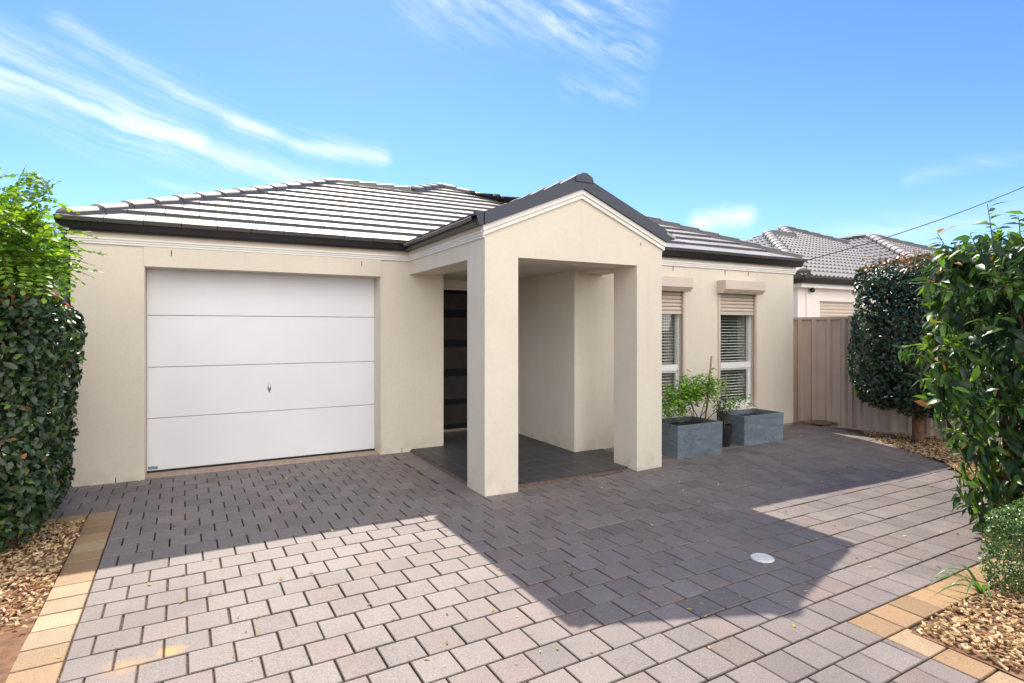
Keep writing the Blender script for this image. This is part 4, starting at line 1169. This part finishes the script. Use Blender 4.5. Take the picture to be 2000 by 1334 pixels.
# ------------------------------------------------------------------ world, sun, camera
SUN_EL, SUN_AZ = R(48.1), math.atan2(.18, .88)
wd = bpy.data.worlds.new('World'); SC.world = wd; wd.use_nodes = True
nt = wd.node_tree; bg = nt.nodes['Background']
sky = nd(nt, 'ShaderNodeTexSky', sky_type='NISHITA', sun_disc=False, sun_elevation=SUN_EL, sun_rotation=SUN_AZ)
sky.air_density = 1.0; sky.dust_density = .15; sky.ozone_density = 2.5
tc_ = nd(nt, 'ShaderNodeTexCoord'); nv = nd(nt, 'ShaderNodeVectorMath', operation='NORMALIZE'); nt.links.new(tc_.outputs['Generated'], nv.inputs[0])
sp = nd(nt, 'ShaderNodeSeparateXYZ'); nt.links.new(nv.outputs[0], sp.inputs[0])
az = mth(nt, 'MULTIPLY', mth(nt, 'ARCTAN2', sp.outputs[0], sp.outputs[1]), 180 / math.pi)
el = mth(nt, 'MULTIPLY', mth(nt, 'ARCSINE', sp.outputs[2]), 180 / math.pi)
cb = nd(nt, 'ShaderNodeCombineXYZ'); nt.links.new(az, cb.inputs[0]); nt.links.new(el, cb.inputs[1]); AE = cb.outputs[0]
def vm(op, a, b=None):
    n = nd(nt, 'ShaderNodeVectorMath', operation=op)
    for i, v in enumerate((a, b)):
        if v is None: continue
        if isinstance(v, tuple): n.inputs[i].default_value = v
        else: nt.links.new(v, n.inputs[i])
    return n
wn = nd(nt, 'ShaderNodeTexNoise', i_Scale=.16, i_Detail=4.0, i_Roughness=.6); nt.links.new(AE, wn.inputs['Vector'])
wv = vm('MULTIPLY', vm('SUBTRACT', wn.outputs['Color'], (.5, .5, .5)).outputs[0], (2.4, 1.5, 0)).outputs[0]
AEW = vm('ADD', AE, wv).outputs[0]
def fibre(rot, sx, sy, lo, hi):
    mp = nd(nt, 'ShaderNodeMapping'); mp.inputs['Rotation'].default_value = (0, 0, rot); mp.inputs['Scale'].default_value = (sx, sy, 1)
    # rotate first, then stretch
    mp.vector_type = 'TEXTURE'; mp.inputs['Scale'].default_value = (1 / sx, 1 / sy, 1)
    nt.links.new(AEW, mp.inputs[0])
    return ramp(nt, noise(nt, mp.outputs[0], 1.0, 6, .62), [(lo, 0.0), (hi, 1.0)])
fL = fibre(R(-16), .06, .85, .36, .74); fR = fibre(R(-28), .12, .60, .40, .76)
def streak(a, b, wid, s, fib, power=1.4):
    A = (a[0], a[1], 0); ba = (b[0] - a[0], b[1] - a[1], 0); l2 = ba[0]**2 + ba[1]**2
    pa = vm('SUBTRACT', AEW, A).outputs[0]
    h = mth(nt, 'MULTIPLY', vm('DOT_PRODUCT', pa, ba).outputs['Value'], 1 / l2, clamp=True)
    sc_ = nd(nt, 'ShaderNodeVectorMath', operation='SCALE'); sc_.inputs[0].default_value = ba; nt.links.new(h, sc_.inputs['Scale'])
    d = vm('LENGTH', vm('SUBTRACT', pa, sc_.outputs[0]).outputs[0]).outputs['Value']
    k = mth(nt, 'POWER', mth(nt, 'MULTIPLY_ADD', d, -1 / wid, 1.0, True), power)
    k = mth(nt, 'MULTIPLY', k, s * .78)
    return mth(nt, 'MULTIPLY', k, fib) if fib is not None else k
parts = [streak((-22, 19.8), (-3, 16.6), 4.6, .95, fL), streak((-18, 18.6), (0, 16.0), 1.1, .42, None), streak((-5, 16.2), (9.5, 13.4), 2.6, .85, fL), streak((-1, 15.9), (10, 13.4), 1.0, .36, None),
         streak((-9, 22.8), (5, 17.4), 1.9, .55, fL), streak((3, 17.8), (15.5, 16.2), 1.5, .95, fL), streak((8, 16.7), (16, 16.0), 1.0, .34, None), streak((-24, 21.2), (-8, 20.8), 1.6, .45, fL),
         streak((20, 30), (40, 28.5), 5.0, .75, fR), streak((33, 28), (40, 25), 3.2, .8, fR), streak((34, 22.6), (40, 21.5), 2.0, .5, fR),
         streak((46.2, 10.0), (50.5, 10.3), 1.5, 1.25, fibre(R(12), .25, .6, .25, .6)), streak((55, 7.2), (75, 9.5), 2.2, .5, fL), streak((63, 12), (75, 13.5), 1.0, .3, fL),
         streak((-4, 12.0), (3, 12.0), .7, .5, fL)]
tot = parts[0]
for p in parts[1:]: tot = mth(nt, 'ADD', tot, p)
# added unseen bright clouds behind the camera: fill light for the shaded front
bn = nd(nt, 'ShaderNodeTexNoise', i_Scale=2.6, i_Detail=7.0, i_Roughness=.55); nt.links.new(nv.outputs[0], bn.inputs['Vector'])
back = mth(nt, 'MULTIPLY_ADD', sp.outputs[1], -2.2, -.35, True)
fill_bank = mth(nt, 'MULTIPLY', ramp(nt, bn.outputs['Fac'], [(.36, 0.0), (.50, 1.0)]), back)
tot = mth(nt, 'MINIMUM', tot, 1.0)
hsv = nd(nt, 'ShaderNodeHueSaturation'); hsv.inputs['Saturation'].default_value = 1.15; hsv.inputs['Value'].default_value = 1.0
nt.links.new(sky.outputs[0], hsv.inputs['Color'])
CLOUD = (7.6, 7.8, 8.0)
skyc = mixc(nt, 1.0, hsv.outputs[0], (.85, .95, 1.15), 'MULTIPLY')
colr = mixc(nt, mth(nt, 'MULTIPLY', tot, .85), skyc, CLOUD)
colr = mixc(nt, fill_bank, colr, (17.6, 16.9, 16.0))
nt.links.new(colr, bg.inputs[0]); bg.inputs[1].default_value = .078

sd = bpy.data.lights.new('sun', 'SUN'); sd.energy = 3.2; sd.angle = R(.53); sd.color = (1.0, .91, .79)
so = bpy.data.objects.new('sun', sd); COL.objects.link(so)
so.rotation_euler = Vector((-.18, -.88, -1.0)).to_track_quat('-Z', 'Y').to_euler(); so.location = (3, 8, 12)

cd = bpy.data.cameras.new('camera'); co = bpy.data.objects.new('camera', cd); COL.objects.link(co)
co.location = (0, 0, 1.55); co.rotation_euler = (R(90), 0, R(-28.4))
cd.sensor_width = 36; cd.lens = 1126.5 / 2000 * 36; cd.shift_y = -25.5 / 2000; cd.clip_end = 2000; cd.clip_start = .05
SC.camera = co
vs = SC.view_settings; vs.view_transform = 'Standard'; vs.look = 'None'; vs.gamma = 1; vs.use_curve_mapping = False
vs.exposure = 1.2
SC.cycles.max_bounces = 8; SC.cycles.diffuse_bounces = 5; SC.cycles.transparent_max_bounces = 8
SC.cycles.use_denoising = True
